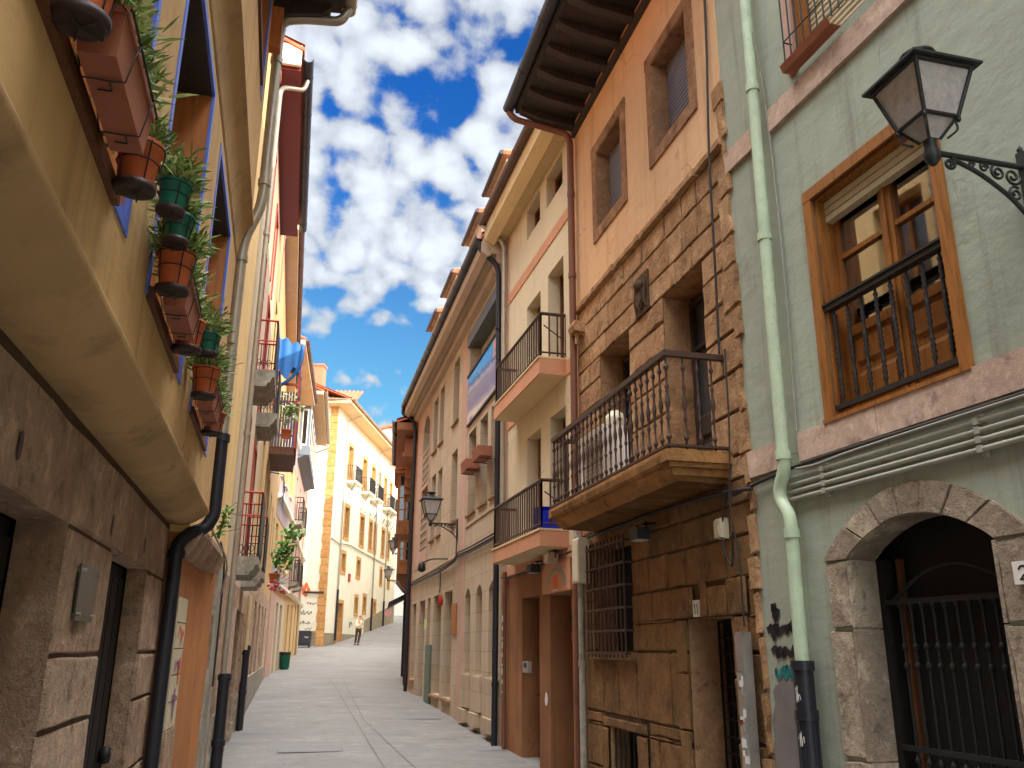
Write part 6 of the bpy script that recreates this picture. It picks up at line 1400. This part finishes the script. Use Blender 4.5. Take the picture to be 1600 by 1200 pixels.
# ------------------------------------------------------------------ planters on the sills of the ochre house
def basket(mb, pts_low, pts_high, wallx, zt):
    pass
def make_pot(loc, r, h, mat, n, ln, label, group, rim=True, wire=True):
    root = thing('potted_plant', label, 'potted plant', loc, group); f = Yaw(loc, 0)
    mb = MB(f); mb.lathe((0, 0, 0), [(r * .74, 0), (r * .97, h * .80), (r * 1.04, h * .81), (r * 1.06, h), (r * .98, h), (r * .94, h * .9)], 20); mb.build('pot', mat, root)
    mb = MB(f); mb.lathe((0, 0, -.018), [(r * .80, 0), (r * .95, .004), (r * .98, .022), (r * .9, .022)], 18); mb.build('saucer', 'saucer', root)
    mb = MB(f); mb.lathe((0, 0, h * .88), [(r * .95, 0), (r * .5, .008), (.001, .01)], 14, caps=False); mb.build('soil', 'soil', root)
    mb = MB(f); leaves(mb, (0, 0, h * .9), (r * .55, r * .55, r * .8), int(n * 1.4), ln * .5, ln * .045, 0, 1.0); leaves(mb, (0, 0, h * 1.0), (r * .6, r * .6, r * .9), int(n * .6), ln * .45, ln * .045, 0, .5, .1)
    for _ in range(9):
        a = random.uniform(0, 6.3); mb.tube([(0, 0, h * .85), (r * .6 * math.cos(a), r * .6 * math.sin(a), h + ln * .35), (r * 1.1 * math.cos(a), r * 1.1 * math.sin(a), h + ln * .75)], .0016, 4)
    mb.build('foliage', 'leaf', root)
    if wire:
        mb = MB(f)
        for k in range(3): zz = (.0, h * .55, h * .92)[k] - .004; rr2 = r * (.80, .95, 1.09)[k]; mb.tube([(rr2 * math.cos(t * math.pi / 10), rr2 * math.sin(t * math.pi / 10), zz) for t in range(21)], .0022, 5)
        for t in range(5):
            a = t * 2 * math.pi / 5 + .4; mb.tube([(r * 1.1 * math.cos(a), r * 1.1 * math.sin(a), h * .92), (r * .82 * math.cos(a), r * .82 * math.sin(a), -.024), (0, 0, -.024)], .0022, 5)
        mb.tube([(-r * 1.05, 0, h * .92), (-r * 1.5, 0, h * .98), (-r * 1.6, 0, h * .8)], .0025, 5); mb.build('wire_basket', 'iron', root)
    root.rotation_euler = (random.uniform(-.04, .04), random.uniform(0, .07), random.uniform(0, 6.3) if False else random.uniform(-.3, .3))
    return root
def make_box(loc, w, l, h, n, ln, label, group):
    root = thing('planter_box', label, 'planter box', loc, group); f = Yaw(loc, 0); t = .006
    a, b = w * .5, l * .5; a2, b2 = a * .82, b * .95
    mb = MB(f); mb.add([(-a2, -b2, 0), (a2, -b2, 0), (a2, b2, 0), (-a2, b2, 0), (-a, -b, h), (a, -b, h), (a, b, h), (-a, b, h), (-a + t, -b + t, h), (a - t, -b + t, h), (a - t, b - t, h), (-a + t, b - t, h), (-a + t, -b + t, h * .8), (a - t, -b + t, h * .8), (a - t, b - t, h * .8), (-a + t, b - t, h * .8)],
        [[3, 2, 1, 0], [0, 1, 5, 4], [1, 2, 6, 5], [2, 3, 7, 6], [3, 0, 4, 7]] + [[4 + i, 4 + (i + 1) % 4, 8 + (i + 1) % 4, 8 + i] for i in range(4)] + [[8 + i, 8 + (i + 1) % 4, 12 + (i + 1) % 4, 12 + i] for i in range(4)])
    for x0, x1, y0, y1 in ((-a - .006, a + .006, -b - .006, -b), (-a - .006, a + .006, b, b + .006), (-a - .006, -a, -b, b), (a, a + .006, -b, b)): mb.box(x0, x1, y0, y1, h - .016, h + .002)
    mb.build('box', 'terracotta_box', root)
    mb = MB(f); mb.box(-a + t, a - t, -b + t, b - t, h * .78, h * .86); mb.build('soil', 'soil', root)
    mb = MB(f); m_ = max(3, int(l / .11))
    for i in range(m_): leaves(mb, (0, -b + l * (i + .5) / m_, h * .9), (a * .6, l / m_ * .35, a * 1.2), int(n / m_ * 1.3), ln * .5, ln * .045, 0, 1.0); leaves(mb, (a * .15, -b + l * (i + .5) / m_, h), (a * .5, l / m_ * .3, a * 1.3), n // m_ // 2, ln * .45, ln * .045, 0, .5, .1)
    mb.build('foliage', 'leaf', root)
    mb = MB(f)
    for yy in (-b * .55, b * .5):
        mb.tube([(-a - .03, yy, h + .03), (-a2 - .01, yy, -.005), (a2 * .3, yy, -.007), (a2 * .3, yy + l * .09, -.007), (-a2 * .5, yy + l * .09, -.007)], .0025, 5); mb.tube([(a2 * .3, yy, -.007), (a2 + .006, yy, -.005), (a + .012, yy, h * .62), (a + .014, yy + .03, h * .98)], .0025, 5)
    mb.tube([(a + .012, -b, h * .97), (a + .012, b, h * .97)], .003, 5); mb.tube([(-a - .012, -b, h * .97), (a + .012, -b, h * .97)], .003, 5); mb.tube([(-a - .012, b, h * .97), (a + .012, b, h * .97)], .003, 5)
    mb.build('wire_basket', 'iron', root); return root
GP = 'planters hung on the sills of the ochre house'
make_pot((-.502, 1.705, 2.865), .062, .15, 'terracotta', 260, .10, 'large terracotta pot cut by the top left corner, nearest planter of the ochre house', GP)
make_box((-.492, 2.03, 2.865), .10, .44, .125, 900, .105, 'longest brown clay planter box, nearest the camera on the ochre house', GP)
make_pot((-.497, 2.42, 2.862), .062, .135, 'terracotta', 260, .09, 'terracotta pot at the far end of the longest planter box', GP)
make_pot((-.455, 2.80, 2.99), .050, .10, 'green_pot', 300, .105, 'green plastic pot hanging between the first two windows, the upper one of the pair', GP)
make_pot((-.462, 3.03, 2.985), .050, .10, 'green_pot', 260, .105, 'green plastic pot half hidden behind the orange pot of the middle window', GP)
make_pot((-.478, 3.20, 2.868), .064, .15, 'terracotta', 420, .115, 'bright orange pot in a wire holder at the near end of the middle window', GP)
make_box((-.488, 3.56, 2.862), .10, .42, .125, 800, .10, 'brown clay planter box under the middle window of the ochre house', GP)
make_pot((-.490, 3.90, 2.87), .066, .13, 'terracotta', 260, .09, 'orange pot at the far end of the middle planter box', GP)
make_pot((-.455, 4.40, 3.02), .055, .10, 'green_pot', 320, .11, 'green plastic pot hanging just before the farthest window', GP)
make_pot((-.475, 4.66, 2.868), .066, .15, 'terracotta', 420, .115, 'orange pot at the near end of the farthest window, above the black downpipe', GP)
make_box((-.485, 5.12, 2.868), .10, .50, .125, 800, .10, 'brown clay planter box under the farthest window, smallest looking of the three', GP)
make_pot((-.490, 5.55, 2.875), .066, .13, 'terracotta', 240, .09, 'orange pot at the far end of the farthest planter box', GP)

# ------------------------------------------------------------------ plants growing on the left walls
def climber(name, pts, n, ln, label, cat, mat='leaf_b', spread=.1, flowers=0, pot=None):
    root = thing(name, label, cat, pts[0]); mb = MB(); mb.tube(smooth_pts(pts), .006, 5)
    for k in range(7):
        i = random.randrange(1, len(pts)); p = Vector(pts[i]); mb.tube([p, p + Vector((random.uniform(.02, .2), random.gauss(0, .15), random.uniform(0, .2)))], .003, 4)
    mb.build('stem', 'stem', root); mb = MB()
    for p in pts[1:]:
        for _ in range(n // len(pts)):
            c = Vector(p) + Vector((random.gauss(0, spread), random.gauss(0, spread), random.gauss(0, spread))); d = Vector((random.gauss(0, 1), random.gauss(0, 1), random.gauss(0, 1))).normalized(); x = d.orthogonal().normalized() * ln * .38
            mb.add([c - d * ln * .5, c - d * ln * .1 + x, c + d * ln * .5, c - d * ln * .1 - x], [[0, 1, 2, 3]])
    mb.build('foliage', mat, root)
    if flowers:
        mb = MB()
        for _ in range(flowers): c = Vector(pts[-1]) + Vector((random.gauss(0, .06), random.gauss(0, .06), random.gauss(0, .06))); mb.lathe(c, [(.0, -.02), (.025, -.01), (.03, .01), (.0, .02)], 6)
        mb.build('blossom', 'flower', root)
    if pot:
        mb = MB(); mb.lathe(pot, [(.06, 0), (.09, .14), (.10, .14), (.09, .16)], 12); mb.build('pot', 'terracotta', root)
climber('wall_weed', [(-.60, 7.6, 2.46), (-.53, 7.6, 2.50), (-.49, 7.5, 2.58), (-.50, 7.5, 2.66)], 90, .045, 'small green weed sprouting from the pale yellow wall above the dark cornice', 'plant', spread=.03)
climber('balcony_shrub', [(-.10, 15.4, 2.78), (-.02, 15.35, 3.0), (.05, 15.3, 3.2), (.10, 15.4, 3.45)], 260, .10, 'leafy green shrub in a clay pot leaning out beyond the lower stone balconies', 'plant', spread=.09, pot=(-.12, 15.4, 2.62))
climber('balcony_flowers', [(-.14, 14.35, 2.60), (-.10, 14.4, 2.56), (-.06, 14.4, 2.52)], 30, .06, 'bright pink flower at the end of the lower stone balconies', 'flower', spread=.05, flowers=12)
climber('potted_shrub', [(-.12, 15.6, 5.45), (-.10, 15.55, 5.6), (-.06, 15.5, 5.75)], 160, .09, 'yellowish flowering shrub in a red pot below the slatted balcony', 'plant', mat='leaf', spread=.10, flowers=5, pot=(-.12, 15.6, 5.15))
# things in the street
def litter_bin(loc):
    root = thing('litter_bin', 'dark green litter bin with a black rim against the left wall', 'litter bin', loc); f = Yaw(loc, 0)
    mb = MB(f); mb.lathe((0, 0, 0), [(.15, 0), (.17, .04), (.19, .52), (.195, .54)], 20); 
    for k in range(20): a = k * math.pi / 10; mb.tube([(.175 * math.cos(a), .175 * math.sin(a), .06), (.194 * math.cos(a), .194 * math.sin(a), .50)], .006, 4)
    mb.build('body', 'bin_green', root)
    mb = MB(f); mb.lathe((0, 0, .53), [(.20, 0), (.215, .02), (.215, .09), (.20, .11), (.16, .11), (.15, .05)], 20, caps=False); mb.lathe((0, 0, .55), [(.15, 0), (.15, .01)], 16); mb.build('rim', 'black_pl', root)
    mb = MB(f); mb.box(-.09, .06, -.12, .05, .635, .655); mb.build('paper', 'spray_white', root)
litter_bin((.36, 35.5, gz(35.5)))
def container(loc, yaw):
    root = thing('waste_container', 'charcoal wheeled waste container with a white scrawl against the graffitied wall', 'waste container', loc); f = Yaw(loc, yaw)
    mb = MB(f); w, d, h = .46, .30, .82
    mb.add([(-w * .94, -d * .85, .1), (w * .94, -d * .85, .1), (w * .94, d * .85, .1), (-w * .94, d * .85, .1), (-w, -d, h), (w, -d, h), (w, d, h), (-w, d, h)], [[3, 2, 1, 0], [0, 1, 5, 4], [1, 2, 6, 5], [2, 3, 7, 6], [3, 0, 4, 7], [4, 5, 6, 7]])
    for z in (.25, .55): mb.box(-w * .97, w * .97, -d - .01, -d * .9, z, z + .03)
    mb.box(-.012, .012, -d - .014, -d * .9, .12, h); mb.build('body', 'grey_bin', root)
    mb = MB(f); mb.prof([(-d - .03, h + .0), (d + .03, h), (d + .03, h + .06), (.0, h + .15), (-d - .03, h + .06)], -w - .03, w + .03) if False else mb.box(-w - .03, w + .03, -d - .03, d + .03, h, h + .06); mb.box(-w + .05, w - .05, -d + .05, d - .05, h + .06, h + .10); mb.build('lid', 'grey_bin', root)
    for x in (-w * .8, w * .8):
        for y in (-d * .7, d * .7):
            mb = MB(f); mb.tube([(x - .03, y, .08), (x + .03, y, .08)], .08, 12); mb.build('wheel', 'black_pl', root)
    mb = MB(f); scribble(mb, .34, .52, .26, .10, 8, .03, 0, -d - .016, 91, .0)
    mb.build('graffiti', 'spray_white', root)
    mb = MB(f)
    for x in (-w - .02, w + .02): mb.tube([(x, -.1, h - .12), (x * 1.06, -.1, h - .12), (x * 1.06, .1, h - .12), (x, .1, h - .12)], .015, 6)
    mb.build('handle', 'black_pl', root)
container((1.45, 52.6, gz(52.6)), -.12)
q = MB(); q.tube([(-.46, 16, 8.9 - 1.0), (-.46, 16, 9.55)], .012, 6); q.tube([(-.46, 15.7, 8.55), (-.46, 16.5, 8.55)], .008, 5) if False else None
for i in range(7): q.tube([(-.62 + .02 * i, 15.7 + .12 * i, 9.45), (-.30 - .02 * i, 15.7 + .12 * i, 9.45)], .006, 4)
q.tube([(-.46, 15.65, 9.45), (-.46, 16.5, 9.45)], .008, 5); tag(q.build('television_antenna', 'antenna'), 'thin television antenna on the roof edge left of the sky', 'antenna')
# ------------------------------------------------------------------ the walker far up the street
def skin_mesh(name, verts, edges, radii, mat, parent, sub=2, root=0):
    me = bpy.data.meshes.new(name); me.from_pydata([Vector(v) for v in verts], edges, []); me.materials.append(MT[mat]); o = bpy.data.objects.new(name, me); COL.objects.link(o); o.parent = parent; ORG[o.name] = ORG[parent.name]
    md = o.modifiers.new('skin', 'SKIN'); md.use_smooth_shade = True
    for i, r_ in enumerate(radii): sv = me.skin_vertices[0].data[i]; sv.radius = r_ if isinstance(r_, tuple) else (r_, r_); sv.use_root = (i == root)
    ss = o.modifiers.new('smooth', 'SUBSURF'); ss.levels = sub; ss.render_levels = sub
    return o
def walker(loc, yaw):
    root = thing('person', 'person in a cream shirt and brown trousers walking with an arm raised to the face', 'person', loc)
    root.rotation_euler = (0, 0, yaw)
    # local: x to the figure's left in the picture, -y towards the camera, feet at z=0; seen from the side-back, leaning as it strides
    V = [(0, 0, .92), (.0, 0, 1.10), (.02, 0, 1.28), (.03, 0, 1.42), (.045, 0, 1.50), (.06, -.01, 1.57), (.07, -.015, 1.66),
         (-.10, 0, .88), (-.12, .02, .50), (-.17, .07, .09), (-.15, -.06, .045),
         (.09, 0, .88), (.07, -.06, .50), (-.02, .02, .08), (.02, -.11, .045),
         (-.14, 0, 1.38), (-.17, -.04, 1.13), (-.02, -.17, 1.10), (.04, -.2, 1.12),
         (.18, 0, 1.38), (.24, -.10, 1.16), (.20, -.20, 1.40), (.17, -.18, 1.50)]
    E = [(0, 1), (1, 2), (2, 3), (3, 4), (4, 5), (5, 6), (0, 7), (7, 8), (8, 9), (9, 10), (0, 11), (11, 12), (12, 13), (13, 14), (3, 15), (15, 16), (16, 17), (17, 18), (3, 19), (19, 20), (20, 21), (21, 22)]
    Rr = [.13, .12, .13, .11, .05, .085, .075, .085, .06, .045, .04, .085, .06, .045, .04, .055, .04, .03, .028, .055, .04, .03, .028]
    skin_mesh('body', V, E, Rr, 'skin', root)
    sv = [V[i] for i in (0, 1, 2, 3, 15, 16, 17, 19, 20, 21)]; sv[0] = (0, 0, .90); skin_mesh('shirt', sv + [(.045, 0, 1.46)], [(0, 1), (1, 2), (2, 3), (3, 4), (4, 5), (5, 6), (3, 7), (7, 8), (8, 9), (3, 10)], [(.18, .135), (.165, .125), (.175, .125), (.15, .10), .075, .06, .048, .075, .06, .048, .065], 'shirt', root)
    tv = [V[i] for i in (0, 7, 8, 9, 11, 12, 13)]; skin_mesh('trousers', tv, [(0, 1), (1, 2), (2, 3), (0, 4), (4, 5), (5, 6)], [(.165, .13), .105, .08, .062, .105, .08, .062], 'trousers', root)
    for a, b in ((9, 10), (13, 14)): skin_mesh('shoe', [V[a][:2] + (.045,), (V[a][0], V[a][1] - .08, .04), (V[b][0], V[b][1] - .04, .035)], [(0, 1), (1, 2)], [.055, .05, .04], 'shoe', root, 1)
    skin_mesh('hair', [(.062, .02, 1.60), (.07, .03, 1.66), (.07, .005, 1.715)], [(0, 1), (1, 2)], [.085, .095, .075], 'hair', root)
    f = MB()
    for k in range(4): f.tube([(.165 + .012 * k, -.185, 1.50), (.15 + .012 * k, -.195, 1.55 + .006 * k), (.135 + .010 * k, -.175, 1.585 + .004 * k)], [.0085, .008, .006], 6)
    f.tube([(.16, -.17, 1.50), (.135, -.15, 1.53), (.12, -.14, 1.55)], [.009, .008, .006], 6)
    for k in range(4): f.tube([(.04 + .01 * k, -.2, 1.125 - .016 * k), (.085, -.205, 1.13 - .016 * k), (.10, -.18, 1.12 - .016 * k)], [.0085, .008, .006], 6)
    o = f.build('fingers', 'skin'); o.parent = root; o.location = (0, 0, 0); o.matrix_parent_inverse = Matrix.Identity(4)
    o.data.transform(Matrix.Translation(Vector((sum(v[0] for v in f.v) / len(f.v), sum(v[1] for v in f.v) / len(f.v), min(v[2] for v in f.v)))))
    f = MB(); f.lathe((.085, -.10, 1.625), [(0, -.01), (.012, 0), (0, .012)], 6)
    for x in (.05, .10): f.lathe((x, -.088, 1.655), [(0, -.006), (.008, 0), (0, .006)], 6)
    o = f.build('face', 'hair'); o.parent = root; o.location = (0, 0, 0)
    o.data.transform(Matrix.Translation(Vector((sum(v[0] for v in f.v) / len(f.v), sum(v[1] for v in f.v) / len(f.v), min(v[2] for v in f.v)))))
walker((4.75, 54.9, gz(54.9)), .0)
bpy.context.view_layer.update()
